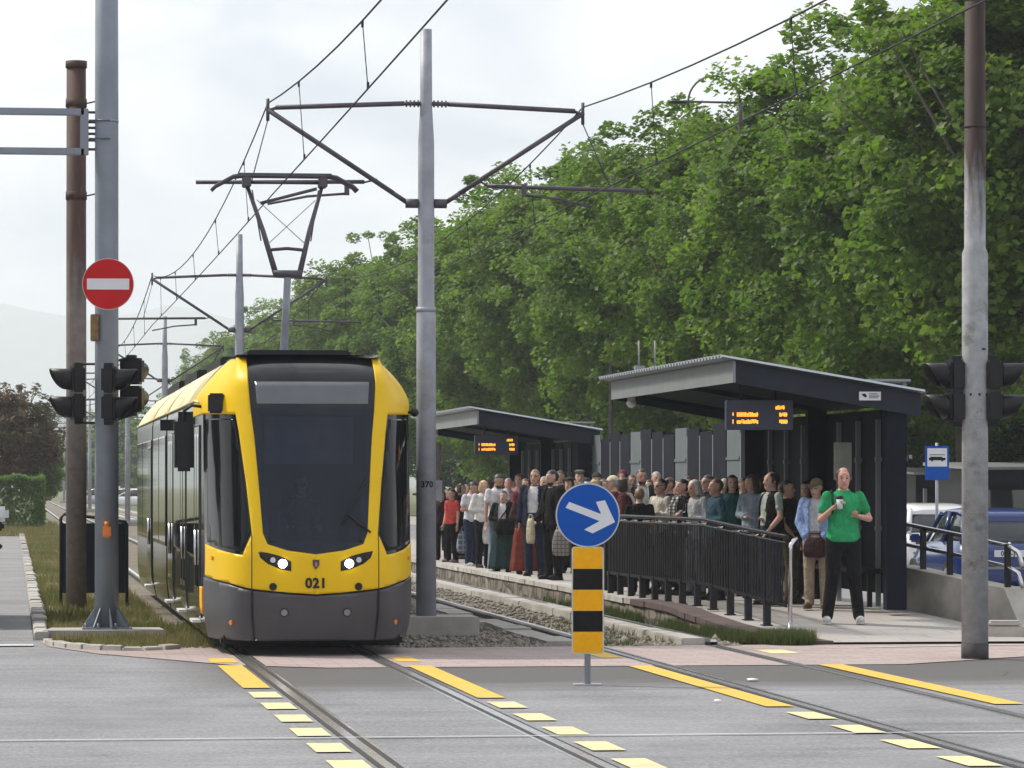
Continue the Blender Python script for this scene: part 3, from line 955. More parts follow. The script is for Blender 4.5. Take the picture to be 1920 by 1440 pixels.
# pantograph: one thick lower arm, a V-shaped upper frame, two collector strips with drooping horns
pg = MB()
PY = 4.3
pg.box(-.5, .5, PY - .6, PY + .9, 3.33, 3.40, 0)
for sx in (-.4, .4):
    for yy in (-.5, .8): pg.cyl(sx, PY + yy, 3.31, 3.40, .05, 10, 0)
pg.tube([(0, PY + .7, 3.42), (0, PY, 4.36)], [.05, .042], 10, 0)
pg.tube([(-.17, PY, 4.39), (.17, PY, 4.39)], .045, 10, 1)
for sx in (-1, 1):
    pg.tube([(sx * .14, PY, 4.38), (sx * .28, PY + .25, 4.92), (sx * .46, PY + .52, 5.50)], [.036, .03, .022], 8, 1)
    pg.tube([(sx * .40, PY + .40, 5.42), (sx * .30, PY + .30, 4.80)], .008, 6, 1)
pg.tube([(-.22, PY + .12, 4.68), (0, PY + .12, 4.70), (.22, PY + .12, 4.68)], .02, 8, 1)
pg.tube([(-.24, PY + .14, 4.74), (.36, PY + .42, 5.30)], .006, 5, 0); pg.tube([(.24, PY + .14, 4.74), (-.34, PY + .42, 5.30)], .006, 5, 0)
pg.tube([(-.30, PY + .40, 5.26), (.38, PY + .40, 5.44)], .02, 8, 1)
for dy in (.42, .62):
    pg.tube([(-.88, PY + dy, 5.42), (-.83, PY + dy, 5.47), (-.62, PY + dy, 5.585), (-.5, PY + dy, 5.60), (.5, PY + dy, 5.60), (.62, PY + dy, 5.585), (.83, PY + dy, 5.47), (.88, PY + dy, 5.42)], .022, 8, 1)
    pg.box(-.56, .56, PY + dy - .03, PY + dy + .03, 5.585, 5.625, 1)
for sx in (-.46, .46): pg.box(sx - .05, sx + .05, PY + .38, PY + .66, 5.46, 5.58, 1, bev=.01)
pg.tube([(-.5, PY + .52, 5.52), (.5, PY + .52, 5.52)], .02, 8, 1)
pg.build('pantograph', ['steel_grey', 'arm_steel'], tram)
# ------------------------------------------------------------------ catenary masts and overhead lines
MX = 5.19
MY = [yof(MX, tx(799, MX)), yof(MX, tx(449, MX)), yof(MX, tx(309, MX))]
MY += [MY[-1] + 42.5 * k for k in range(1, 7)]
def make_mast(i):
    zz = 0
    e = empty('catenary_mast', (MX, MY[i], 0), 0)
    b = MB()
    b.tube([(0, 0, .18), (0, 0, 4.06), (0, 0, 4.10), (0, 0, 5.35), (0, 0, 6.20), (0, 0, 6.62), (0, 0, 7.62)], [.128, .122, .106, .104, .102, .078, .072], 20)
    b.tube([(0, 0, 4.05), (0, 0, 4.11)], .127, 20)
    b.build('pole', 'steel_grey', e)
    b = MB(); b.box(-.42, .62, -.50, .42, -.1, .215, bev=.015); b.build('footing', 'concrete_pale', e)
    for sg in (-1, 1):
        b = MB()
        b.tube([(sg * .07, 0, 6.68), (sg * .3, 0, 6.68)], .026, 8); b.tube([(sg * .28, 0, 6.68), (sg * 1.9, 0, 6.61)], .032, 10)
        b.tube([(sg * 1.88, 0, 6.61), (sg * 2.02, 0, 6.56)], .02, 8)
        for k in range(4): b.tube([(sg * (.09 + .05 * k), 0, 6.68), (sg * (.11 + .05 * k), 0, 6.68)], .045, 8)
        b.tube([(sg * 2.0, 0, 6.44), (sg * 2.0, 0, 6.72)], .022, 8)
        b.build('top_tube', 'arm_steel', e)
        b = MB()
        b.tube([(sg * .1, 0, 5.42), (sg * .26, 0, 5.42)], .06, 10)
        b.tube([(sg * .24, 0, 5.43), (sg * .5, 0, 5.60)], .03, 8); b.tube([(sg * .42, 0, 5.55), (sg * 2.0, 0, 6.58)], .032, 10)
        b.build('diagonal_tube', 'arm_steel', e)
        b = MB()
        x0, x1, z0, z1 = (-2.9, -.78, 5.665, 5.69) if sg < 0 else (.78, 2.80, 5.655, 5.61)
        b.tube([(x0, .05, z0), (x1, .05, z1)], .026, 8)
        b.tube([((-.80, .05, 5.68)), (-.62, 0, 5.72)] if sg < 0 else [(.80, .05, 5.65), (.66, 0, 5.72)], .014, 6)
        hx = -2.2 if sg < 0 else 2.35
        b.tube([(hx, .05, 5.68), (sg * 2.0, 0, 6.45)], .008, 5)
        dx = 1.25 if sg > 0 else -1.0
        b.box(dx - .03, dx + .03, .02, .08, 5.52, 5.68)
        b.tube([(dx, .05, 5.54), (dx + (.45 if sg > 0 else -.5), .05, 5.50), (dx + (.85 if sg > 0 else -1.0), .05, 5.40)], .018, 6)
        b.build('registration_arm', 'arm_steel', e)
    return e
mast0 = make_mast(0)
tm = textmesh('370', .105, .002, bold=.003)
tm.materials.clear(); tm.materials.append(M['black'])
mast_names = ['nearest catenary mast, on a concrete footing right beside the tram',
              'second grey catenary mast, seen above the tram roof left of its pantograph',
              'third catenary mast along the line, between the left traffic lights and the tram roof',
              'fourth catenary mast down the line, thin, between grey round pole and tram',
              'fifth catenary mast down the line, faint in the haze behind the grey round pole',
              'sixth catenary mast down the line, faint in the haze', 'seventh catenary mast down the line, faint in the haze',
              'eighth catenary mast down the line, faint in the haze', 'farthest catenary mast down the line, faintest in the haze']
for i in range(len(MY)):
    o = mast0 if i == 0 else copy_tree(mast0)
    o.location = (MX, MY[i], 0)
    tag(o, mast_names[i], 'catenary mast', 'catenary masts between the tracks')
# number painted on the first mast: wrapped on the tube
for v in tm.vertices:
    a = v.co.x / .127
    rr = .1285 + v.co.z
    v.co = Vector((rr * math.sin(a), -rr * math.cos(a), v.co.y))
no = bpy.data.objects.new('number_marking', tm); col.objects.link(no); no.parent = mast0; no.location = (0, 0, 1.87)

def overhead(c, side, label):
    ax = MX + side * 2.0
    e = empty('overhead_line', (c, MY[0], 5.5), 0, label, 'overhead line', 'overhead lines')
    loc = Vector((c, MY[0], 5.5))
    ys = [MY[0] - 42] + MY
    mw, cw = MB(), MB()
    zc = 5.53
    for k in range(len(ys) - 1):
        y0, y1 = ys[k], ys[k + 1]
        sag = (.62 if side < 0 else .52) if k == 0 else .7
        mp, cp = [], []
        for j in range(17):
            u = j / 16
            y = y0 + (y1 - y0) * u
            mp.append(Vector((ax + .1 * side * math.sin(u * PI) * 0, y, 6.66 - sag * 4 * u * (1 - u))) - loc)
            zig = (.03 if k % 2 else -.03)
            cp.append(Vector((c + zig * (1 - 2 * u), y, zc - .03 * 4 * u * (1 - u))) - loc)
        near = 2 if k < 3 else 1
        mw.tube(mp, .0095 if k < 2 else .012, 6 if k < 2 else 4); cw.tube(cp, .0085 if k < 2 else .011, 6 if k < 2 else 4)
        if k < 4:
            for j in (2, 5, 8, 11, 14):
                d = MB(); d.tube([mp[j], cp[j]], .005, 4); d.box(cp[j].x - .010, cp[j].x + .010, cp[j].y - .03, cp[j].y + .03, cp[j].z, cp[j].z + .06)
                d.box(mp[j].x - .010, mp[j].x + .010, mp[j].y - .03, mp[j].y + .03, mp[j].z - .06, mp[j].z)
                d.build('dropper', 'wire', e)
    mw.build('messenger_wire', 'wire', e); cw.build('contact_wire', 'wire', e)
overhead(TC1 + .04, -1, 'overhead wires above the yellow tram, hung from the left arms of the masts')
overhead(TC2 - .13, 1, 'overhead wires above the empty track, running up across the right of the sky')

# ------------------------------------------------------------------ poles
def rustpaint(name, base, rust, lo, hi, stain):
    m, nt, b = nt_new(name)
    co = coord(nt)
    sx = N(nt, 'ShaderNodeSeparateXYZ'); L(nt, co, sx.inputs[0])
    st = coord(nt, 'Object', (5, 5, .7))
    ad = nt.nodes.new('ShaderNodeMath'); ad.operation = 'MULTIPLY_ADD'
    L(nt, noise(nt, st, 1.5, 5), ad.inputs[0]); ad.inputs[1].default_value = 2.2; L(nt, sx.outputs[2], ad.inputs[2])
    k = ramp(nt, ad.outputs[0], lo, hi)
    f = ramp(nt, noise(nt, co, 7, 6, .65), .35, .68)
    cb = mixc(nt, f, [x * .8 for x in base], [x * 1.15 for x in base])
    f2 = ramp(nt, noise(nt, co, 2.3, 6, .7), .55, .64)
    cb = mixc(nt, f2, cb, stain)
    f3 = ramp(nt, noise(nt, st, 2.2, 4), .35, .65)
    cr = mixc(nt, f3, rust, [x * .42 for x in rust])
    L(nt, mixc(nt, k, cb, cr), b.inputs['Base Color'])
    b.inputs['Roughness'].default_value = .75
    bump(nt, b, noise(nt, co, 30, 4), .25, .006)
    return m
M['pole_rusty_left'] = rustpaint('weathered pole with rusty top', (.17, .145, .135), (.075, .036, .026), 5.4, 6.6, (.11, .095, .085))
M['pole_rusty_right'] = rustpaint('flaking grey pole with rusty top', (.32, .33, .345), (.034, .014, .012), 5.8, 6.6, (.17, .16, .15))
x, y = at(143, 56.5)
e = empty('rusty_pole', (x, y, 0), 0, 'old brown rusty tube pole with a capped top, standing behind the grey round pole', 'pole')
b = MB(); b.tube([(0, 0, -.05), (0, 0, 4), (0, 0, 8.02)], [.152, .148, .142], 24); b.build('tube', 'pole_rusty_left', e)
b = MB(); b.tube([(0, 0, 8.0), (0, 0, 8.10)], .158, 24); b.build('cap', 'pole_rusty_left', e)
for zz in (7.48, 6.12):
    b = MB(); b.tube([(0, 0, zz - .06), (0, 0, zz + .06)], .156, 24); b.tube([(.15, 0, zz), (.30, -.05, zz + .03)], .012, 6); b.build('clamp', 'pole_rusty_left', e)
GX, GY = at(200, 47.0)
e = empty('round_pole', (GX, GY, 0), 0, 'tall smooth grey steel pole with ribbed foot, carrying the red no-entry sign', 'pole')
b = MB(); b.tube([(0, 0, .12), (0, 0, 4), (0, 0, 6.55), (0, 0, 9.6)], [.146, .144, .1435, .136], 28); b.tube([(0, 0, 6.30), (0, 0, 6.33)], .1465, 28); b.build('tube', 'pole_paint', e)
b = MB(); b.box(-.30, .30, -.26, .26, .09, .13, bev=.006)
for k in range(8):
    a = 2 * PI * k / 8 + .2
    tf = Matrix.Rotation(a, 4, 'Z')
    b.prism([(.13, .12), (.30, .12), (.30, .14), (.15, .36), (.13, .36)], 'y', -.007, .007, 0, tf)
    b.tube([tf @ Vector((.27, .05, .1)), tf @ Vector((.27, .05, .18))], .014, 6)
b.build('base_flange', 'pole_paint', e)
b = MB(); b.prism([(-.78, -.45), (.70, -.48), (.66, .45), (-.66, .5)], 'z', -.05, .105); b.build('footing', 'concrete_pale', e)
b = MB(); b.box(-.05, .05, -.2, -.13, 1.22, 1.38, bev=.02); b.tube([(0, -.17, 1.36), (0, -.17, 1.42)], .03, 10); b.build('push_button', 'orange', e)
b = MB(); b.box(-.20, -.10, -.16, -.06, 3.62, 3.95, bev=.01); b.build('junction_box', mat('rusty box', (.20, .13, .055), .8, 0, .5, 12), e)
# gantry arm bolted to the grey pole
ga = empty('gantry_arm', (GX - .16, GY, 6.1), 0, 'grey twin-bar gantry arm reaching out of the picture to the left from the grey pole', 'gantry arm')
b = MB()
zt, zb = zat(211, 47) - 6.1, zat(285, 47) - 6.1
for zz in (zt, zb): b.box(-3.6, -.11, -.05, .05, zz - .042, zz + .042, bev=.008)
b.box(-.16, -.06, -.05, .05, zb - .042, zt + .042, bev=.008)
b.build('frame', 'pole_paint', ga)
for zz in (zt, zt - .12, zt - .19, zb + .22, zb + .14, zb + .03):
    b = MB(); b.tube([(-.06, 0, zz), (.04, 0, zz)], .018, 6); b.build('bolt', 'arm_steel', ga)
for zz in (zt - .11, zb + .15):
    b = MB(); b.box(-.06, .20, -.158, -.15, zz - .008, zz + .008); b.build('clamp_plate', 'arm_steel', ga)
RX, RY = at(1828, 41.2)
e = empty('stained_pole', (RX, RY, 0), 0, 'flaking pale grey tube pole with rust-red top and traffic lights on both sides', 'pole')
z1 = zat(470, 41.2)
b = MB(); b.tube([(0, 0, .17), (0, 0, z1 - .03), (0, 0, z1 + .03), (0, 0, 7.05)], [.143, .138, .115, .109], 28)
b.tube([(0, 0, 5.70), (0, 0, 5.72)], .118, 28)
b.build('tube', 'pole_rusty_right', e)
b = MB(); b.tube([(0, 0, -.02), (0, 0, .17)], .147, 28); b.build('painted_foot', mat('dark pole foot', (.045, .042, .042), .85, 0, .4, 8), e)
b = MB()
for a in (-.55, .1, .75): 
    q = Vector((math.sin(a) * .137, -math.cos(a) * .137, zat(740, 41.2)))
    b.ell(q, (.018, .008, .016), 8)
b.ell((.06, -.128, zat(655, 41.2)), (.03, .008, .012), 8)
b.build('bolt_hole', 'black_matt', e)

# ------------------------------------------------------------------ traffic lights: flat housing, two hooded lenses, brackets
M['lens_red'] = mat('unlit red lens', (.10, .008, .006), .2)
M['lens_green'] = mat('unlit green lens', (.006, .05, .03), .2)
def traffic_light(loc, rz, label, bracket=None):
    e = empty('traffic_light', loc, rz, label, 'traffic light', 'pedestrian traffic lights on the poles')
    b = MB()
    for k in (0, 1):
        z0 = -.34 + .34 * k
        b.box(-.14, .14, -.10, .07, z0 + .008, z0 + .332, bev=.03)
        b.tube([(0, -.10, z0 + .17), (0, -.13, z0 + .17)], .125, 18)
    b.box(-.05, .05, -.05, .05, .33, .37); b.box(-.05, .05, -.05, .05, -.38, -.33)
    b.build('housing', 'black', e)
    for k in (0, 1):
        z0 = -.34 + .34 * k
        b = MB()
        n = 22; R0 = .128
        v = []
        for j in range(n + 1):
            a = PI * (-.46) + (PI * 1.92) * j / n
            ca, sa = math.cos(a), math.sin(a)
            d = .03 + .20 * (.5 + .5 * sa) ** .55
            for rr in (R0, R0 - .01):
                v.append((rr * ca, -.12, z0 + .17 + rr * sa)); v.append((rr * ca, -.12 - d, z0 + .17 + rr * sa))
        f = []
        for j in range(n):
            o = 4 * j
            f += [(o, o + 1, o + 5, o + 4), (o + 2, o + 6, o + 7, o + 3), (o + 1, o + 3, o + 7, o + 5)]
        b.add(v, f, 0, True)
        b.box(-.012, .012, -.30, -.12, z0 + .17 + .116, z0 + .17 + .127)
        b.build('visor', 'black', e)
        b = MB(); b.ell((0, -.125, z0 + .17), (.098, .02, .098), 16); b.build('lens', 'lens_red' if k else 'lens_green', e)
    if bracket:
        b = MB()
        for zz in (.355, -.365):
            b.box(min(0, bracket[0]), max(0, bracket[0]), bracket[1] - .02, bracket[1] + .02, zz - .018, zz + .018)
        b.build('bracket', 'black_matt', e)
    return e
def tl(px, py, t, rz, label, br):
    x, y = at(px, t); traffic_light((x, y, zat(py, t)), rz, label, br)
tl(146, 737, 47.0, R(-78), 'black two-lamp traffic light left of the grey pole, hoods pointing left over the rusty pole', (0, 0))
tl(204, 738, 46.6, R(76), 'black two-lamp traffic light mounted on the front of the grey pole, hoods pointing right', (0, 0))
tl(247, 722, 47.2, R(160), 'black traffic light seen from behind at the right side of the grey pole', (0, 0))
tl(1790, 733, 41.2, R(-80), 'black two-lamp traffic light on the left side of the stained pole', (0, 0))
tl(1862, 733, 41.2, R(78), 'black two-lamp traffic light on the right side of the stained pole', (0, 0))
b = MB()
for zz in (.355, -.365):
    z = zat(737, 47) + zz
    b.tube([(at(146, 47)[0], at(146, 47)[1], z), (GX, GY, z), (at(247, 47.2)[0], at(247, 47.2)[1], z + .1)], .017, 6)
b.tube([(GX, GY + .1, zat(737, 47) - .4), (GX, GY + .1, zat(737, 47) + .5)], .02, 6)
o = b.build('signal_bracket', 'black_matt'); tag(o, 'black brackets holding the traffic lights to the grey pole', 'bracket')
b = MB()
for zz in (.37, -.37):
    z = zat(733, 41.2) + zz
    b.tube([(at(1790, 41.2)[0], at(1790, 41.2)[1], z), (RX, RY, z), (at(1862, 41.2)[0], at(1862, 41.2)[1], z)], .017, 6)
b.tube([(RX, RY, z - .05), (RX, RY, z + .8)], .02, 6)
o = b.build('signal_bracket', 'black_matt'); tag(o, 'black brackets holding the traffic lights to the stained pole', 'bracket')

# ------------------------------------------------------------------ road signs
def discm(b, r, y0, y1, mi, n=48, cx=0, cz=0):
    b.prism([(cx + r * math.cos(2 * PI * k / n), cz + r * math.sin(2 * PI * k / n)) for k in range(n)], 'y', y0, y1, mi)
t = 46.7
x, y = at(202, t); z = zat(534, t)
e = empty('no_entry_sign', (x, y - .17, z), R(-4), 'round red no-entry sign with white bar on the grey pole', 'road sign')
b = MB(); discm(b, .312, -.004, .02, 0); b.build('sign_plate', 'sign_rim', e)
b = MB(); discm(b, .305, -.007, -.0042, 0); b.build('sign_face', 'sign_red', e)
b = MB(); b.box(-.255, .255, -.010, -.0072, -.066, .066); b.build('white_bar', 'sign_white', e)
t = 35.8
x, y = at(1102, t)
e = empty('direction_sign', (x, y, 0), R(-5), 'blue round sign with white arrow above a yellow and black striped plate', 'road sign')
b = MB(); b.tube([(0, .03, .0), (0, .03, 1.9)], .029, 14); b.box(-.13, .13, -.08, .14, .0, .014); b.build('post', 'steel_grey', e)
b = MB()
H0, H1 = zat(1226, t), zat(1025, t)
hw = .150
cr = []
for cx_, cz_, a0 in ((hw - .03, H1 - .03, 0), (-hw + .03, H1 - .03, 90), (-hw + .03, H0 + .03, 180), (hw - .03, H0 + .03, 270)):
    for k in range(5):
        a = R(a0 + k * 22.5); cr.append((cx_ + .03 * math.cos(a), cz_ + .03 * math.sin(a)))
b.prism(cr, 'y', -.012, .0, 0); b.build('striped_plate', 'sign_rim', e)
b = MB()
h = (H1 - H0 - .02) / 5
for k in range(5):
    b.box(-hw + .012, hw - .012, -.0155, -.0125, H0 + .01 + k * h + .001, H0 + .01 + (k + 1) * h - .001, k % 2)
b.build('stripes', ['sign_yellow', 'sign_black'], e)
zc = zat(966, t)
b = MB(); discm(b, .300, -.016, .004, 0, 56, 0, zc); b.build('sign_plate', 'sign_rim', e)
b = MB(); discm(b, .287, -.0195, -.0165, 0, 56, 0, zc); b.build('sign_face', 'sign_blue', e)
b = MB()
ar = [(1060, 951), (1068, 941), (1128, 963), (1117, 943), (1133, 938), (1151, 976), (1111, 999), (1098, 994), (1121, 978), (1117, 976)]
ar = [(1060, 952), (1067, 941), (1127, 964), (1117, 941), (1134, 938), (1153, 979), (1111, 1000), (1095, 993), (1124, 977)]
b.prism([((p - 1102) * t / FPX, zc - (q - 966) * t / FPX) for p, q in ar], 'y', -.0225, -.0198, 0)
b.build('arrow', 'sign_white', e)

# ------------------------------------------------------------------ tram stop shelters
def shelter(y0, zoff, depth, name, label, disp_label, sticker):
    X0, X1, ZT, ZR = 9.0, 11.42, 3.43, 3.03
    e = empty('shelter', (X0, y0, zoff), 0, label, 'tram shelter', 'tram stop shelters')
    W_, sl = X1 - X0, (ZR - ZT) / (X1 - X0)
    def zt(x): return ZT + sl * x - zoff * 0
    # corrugated roof sheet, ribs running across the platform
    b = MB(); n = int(depth / .22)
    prof = []
    for k in range(n + 1):
        yy = -.06 + (depth + .12) * k / n
        prof += [(yy, 0), (yy + .10, 0), (yy + .12, .035), (yy + .2, .035)]
    ring0 = [(-.16, yy, zt(-.16) + zz + .02) for yy, zz in prof]; ring1 = [(W_ + .06, yy, zt(W_ + .06) + zz + .02) for yy, zz in prof]
    k = len(prof)
    b.add(ring0 + ring1 + [(p[0], p[1], p[2] - .012) for p in ring0] + [(p[0], p[1], p[2] - .012) for p in ring1],
          [(i, i + 1, k + i + 1, k + i) for i in range(k - 1)] + [(2 * k + i, 3 * k + i, 3 * k + i + 1, 2 * k + i + 1) for i in range(k - 1)] + [(i, 2 * k + i, 2 * k + i + 1, i + 1) for i in range(k - 1)])
    b.build('roof', 'roof_sheet', e)
    b = MB(); b.prism([(0, zt(0)), (0, zt(0) - .275), (W_, zt(W_) - .30), (W_, zt(W_))], 'y', .03, .07); b.build('fascia', 'navy_fascia', e)
    b = MB(); b.prism([(0, zt(0)), (0, zt(0) - .275), (W_, zt(W_) - .30), (W_, zt(W_))], 'y', depth - .07, depth - .03)
    b.build('fascia', 'navy_fascia', e)
    b = MB(); b.box(-.005, .03, .0, depth, zt(0) - .275, zt(0) + .002); b.build('eaves_fascia', 'fascia_light', e)
    b = MB(); b.prism([(.03, zt(.03) - .10), (.03, zt(.03) - .13), (W_, zt(W_) - .13), (W_, zt(W_) - .10)], 'y', .07, depth - .07); b.build('ceiling', 'navy', e)
    for yy in (.12, depth * .5, depth - .3):
        b = MB(); b.box(W_ - .42, W_ - .16, yy, yy + .22, PZ - zoff, zt(W_) - .12, bev=.01); b.prism([(.05, zt(.05) - .13), (.05, zt(.05) - .19), (W_ - .2, zt(W_ - .2) - .19), (W_ - .2, zt(W_ - .2) - .13)], 'y', yy + .05, yy + .15)
        b.build('post', 'navy', e)
    for k in range(int(depth / 1.2)):
        b = MB(); b.box(W_ - .16, W_ - .10, .45 + 1.2 * k, .45 + 1.2 * k + 1.09, .45, 2.85, bev=.006); b.build('back_panel', 'navy', e)
    b = MB()
    b.box(W_ - .09, W_ - .05, .3, depth, 1.28, 1.33); b.box(W_ - .09, W_ - .05, .3, depth, 2.2, 2.25)
    b.build('back_frame', 'steel_grey', e)
    for k in range(int(depth / 1.2) + 1):  # pale uprights added at the panel gaps to show as bright slits
        b = MB(); b.box(W_ - .23, W_ - .17, .34 + 1.2 * k, .40 + 1.2 * k, .28, 2.72)
        for zz in (1.3, 2.2): b.box(W_ - .24, W_ - .1, .33 + 1.2 * k, .41 + 1.2 * k, zz - .03, zz + .03)
        b.build('slit_post', 'fascia_light', e)
    b = MB(); b.box(W_ - .55, W_ - .2, 1.0, depth - 1.5, .72, .78, bev=.01)
    for k in range(4): b.box(W_ - .4, W_ - .34, 1.3 + k * 2.3, 1.36 + k * 2.3, .28, .72)
    b.build('bench', 'black', e)
    b = MB()
    b.ell((.16, 9 if depth > 9.5 else 6, zt(.1) - .33), (.075, .075, .07), 14); b.tube([(.16, 9 if depth > 9.5 else 6, zt(.1) - .3), (.16, 9 if depth > 9.5 else 6, zt(.1) - .2)], .06, 10)
    b.build('dome_camera', 'white_paint', e)
    b = MB(); b.box(W_ - .55, W_ - .02, .5, 1.4, zt(W_) + .16, zt(W_) + .19); b.box(W_ - .10, W_ - .05, .6, .65, zt(W_), zt(W_) + .17); b.build('roof_panel', 'fascia_light', e)
    if sticker:
        b = MB(); zs = zat(742, 48.4) - zoff
        b.box(1.62, 1.90, .022, .03, zs - .055, zs + .055); s = b.build('sticker', 'sign_white', e)
        b = MB(); b.prism([(1.65, zs + .025), (1.70, zs + .03), (1.72, zs - .005), (1.70, zs - .02), (1.67, zs)], 'y', .018, .022)
        for q in (.03, .012, -.006, -.022): b.box(1.745, 1.885 - abs(q), .019, .022, zs + q - .004, zs + q + .003)
        b.build('print', 'sign_black', s)
        b = MB(); b.box(W_ - .80, W_ - .57, 1.5, 1.54, 1.93, 2.42); b.build('timetable', mat('timetable paper', (.32, .33, .28), .5), e)
        for q in (0, .55):
            b = MB(); b.box(.35 + q * .45, .5 + q * .45, depth - .1, depth + .05, zt(0) + .0, zt(0) + .24, bev=.01); b.tube([(.42 + q * .45, depth, zt(0) + .2), (.42 + q * .45, depth, zt(0) + .62)], .014, 6); b.build('antenna', 'fascia_light', e)
    # hanging departure display, its own thing
    dsp = empty('departure_display', (X0 + .02, y0 + .55, 0), 0, disp_label, 'display', 'departure displays')
    dz0, dz1 = zat(806, 48.9) + zoff, zat(750, 48.9) + zoff
    b = MB(); b.box(0, .86, 0, .16, dz0, dz1, bev=.012)
    b.build('housing', 'led_dark', dsp)
    for xx, hh in ((.2, .45), (.66, .35)):
        b = MB(); b.tube([(xx, .08, dz1), (xx, .08, dz1 + hh)], .02, 8); b.build('hanger', 'black', dsp)
    b = MB()
    pr = random.Random(5)
    def word(xa, xb, zc, hh):
        xx = xa
        while xx < xb - .012:
            wv = pr.choice((.010, .014, .018))
            a, c = pr.choice(((-1, 1), (-1, 1), (-1, .55), (-.6, 1)))
            b.box(xx, xx + wv, -.004, .0, zc + a * hh / 2, zc + c * hh / 2); b.box(xx, xx + wv + .006, -.004, .0, zc - hh * .08, zc + hh * .08) if pr.random() < .7 else None
            xx += wv + .006
    zz = [dz1 - .095, dz1 - .185, dz1 - .275]
    word(.63, .76, zz[0], .05)
    word(.075, .10, zz[1], .055); word(.13, .41, zz[1], .055); word(.68, .79, zz[1], .05)
    word(.075, .10, zz[2], .055); word(.13, .41, zz[2], .055); word(.68, .79, zz[2], .05)
    b.build('amber_text', 'amber', dsp)
    return e
S1Y = yof(9.0, tx(1375, 9.0)); S2Y = yof(9.0, tx(895, 9.0))
shelter(S1Y, 0, 9.9, 'a', 'near dark tram shelter with corrugated sloping roof and white sticker on its fascia', 'amber departure display under the near shelter roof, above the crowd', True)
shelter(S2Y, -.11, 10.8, 'b', 'farther dark tram shelter with sloping roof, left of the blue arrow sign', 'amber departure display under the farther shelter roof', False)
# tall slatted screen between and beyond the shelters
e = empty('platform_screen', (11.3, S1Y + 10.1, PZ), 0, 'row of tall dark navy screen panels with grey posts behind the crowd between the shelters', 'screen')
g = MB(); yy = 0.3
k = 0
while S1Y + 10.1 + yy < S2Y - .2:
    if k % 4 == 1:
        b = MB(); b.box(0, .05, yy, yy + 1.1, 0, 2.55); b.box(-.02, .07, yy, yy + 1.1, 1.98, 2.03); b.build('grey_panel', 'panel_grey', e)
    else:
        b = MB(); b.box(0, .06, yy, yy + 1.12, .1, 2.46 + .06 * (k % 3)); b.build('panel', 'navy', e); g.box(.0, .05, yy + 1.13, yy + 1.18, 0, 2.4)
    yy += 1.2; k += 1
g.build('frame', 'steel_grey', e)
# ------------------------------------------------------------------ curved railing with dark panels at the platform end
pxs = [1150, 1166, 1182, 1199, 1225, 1252, 1281, 1310, 1341, 1373, 1407, 1443]
def rl(u):    # u 0..1 from far to near, x and y of the railing line
    t = 56.0 + (46.2 - 56.0) * u
    px = 1140 + (1476 - 1140) * (0.62 * u + .38 * u * u)
    return at(px, t)
re_ = empty('platform_railing', (*rl(0), PZ), 0, 'curved black railing with dark panel and chrome end post behind the signpost', 'railing')
ro = Vector((*rl(0), PZ))
us = [i / 24 for i in range(25)]
P2 = [Vector((*rl(u), 0)) for u in us]
def rz_(p, h): return Vector((p.x, p.y, pz(p.y) + h)) - ro
b = MB()
def hb(p): return .36
for j in range(78):      # flat upright bars
    u = (j + .5) / 79
    p = Vector((*rl(u), 0)); d = (Vector((*rl(min(1, u + .02)), 0)) - Vector((*rl(max(0, u - .02)), 0))).normalized()
    tf = Matrix.Translation(rz_(p, 0)) @ Matrix.Rotation(math.atan2(d.y, d.x), 4, 'Z')
    b.box(-.022, .022, -.007, .007, .30, 1.06, 0, tf)
v = [rz_(p, .29) for p in P2] + [rz_(p, .33) for p in P2]
nrm = [(P2[min(i + 1, 24)] - P2[max(i - 1, 0)]).normalized() for i in range(25)]
off = [Vector((d.y, -d.x, 0)) * .02 for d in nrm]
v2 = [a + o for a, o in zip(v[:25], off)] + [a + o for a, o in zip(v[25:], off)]
n = 25
b.add(v + v2, [(i, i + 1, n + i + 1, n + i) for i in range(n - 1)] + [(2 * n + i, 3 * n + i, 3 * n + i + 1, 2 * n + i + 1) for i in range(n - 1)] + [(i, 2 * n + i, 2 * n + i + 1, i + 1) for i in range(n - 1)] + [(n + i, n + i + 1, 3 * n + i + 1, 3 * n + i) for i in range(n - 1)])
b.build('bar_panel', 'black', re_)
b = MB(); b.tube([rz_(p, 1.14) for p in P2], .024, 8, 0); b.build('top_rail', 'black', re_)
b = MB(); b.tube([rz_(p, 1.06) for p in P2], .016, 6, 0); b.build('lower_rail', 'black', re_)
for k in range(11):  # chrome plates added along the lower rail, tilted to imitate its sky glints
    u = (k + .55) / 12.3
    p = Vector((*rl(u), 0)); d = (Vector((*rl(u + .02), 0)) - p).normalized()
    b = MB(); tf = Matrix.Translation(rz_(p, 1.082)) @ Matrix.Rotation(math.atan2(d.y, d.x), 4, 'Z')
    b.box(-.16, .16, -.022, .022, -.008, .008, 0, tf @ Matrix.Rotation(R(20), 4, 'X') , bev=.003); b.build('glint_plate', 'chrome', re_)
rs = random.Random(2)
for k in range(12):
    u = (k + .25) / 12.3
    p = Vector((*rl(u), 0)); d = (Vector((*rl(u + .02), 0)) - p).normalized()
    q = rz_(p, 0)
    b = MB()
    tf = Matrix.Translation(q) @ Matrix.Rotation(math.atan2(d.y, d.x), 4, 'Z')
    b.box(-.04, .04, -.035, .035, .0, .31, 0, tf); b.box(-.14, .04, -.03, .03, .27, .33, 0, tf); b.box(-.07, .07, -.06, .06, 0, .015, 0, tf)
    b.box(-.022, .022, .024, .05, .0, 1.13, 0, tf)
    b.build('baluster', 'black', re_)
ep = P2[-1]
b = MB()
q = rz_(ep, 0)
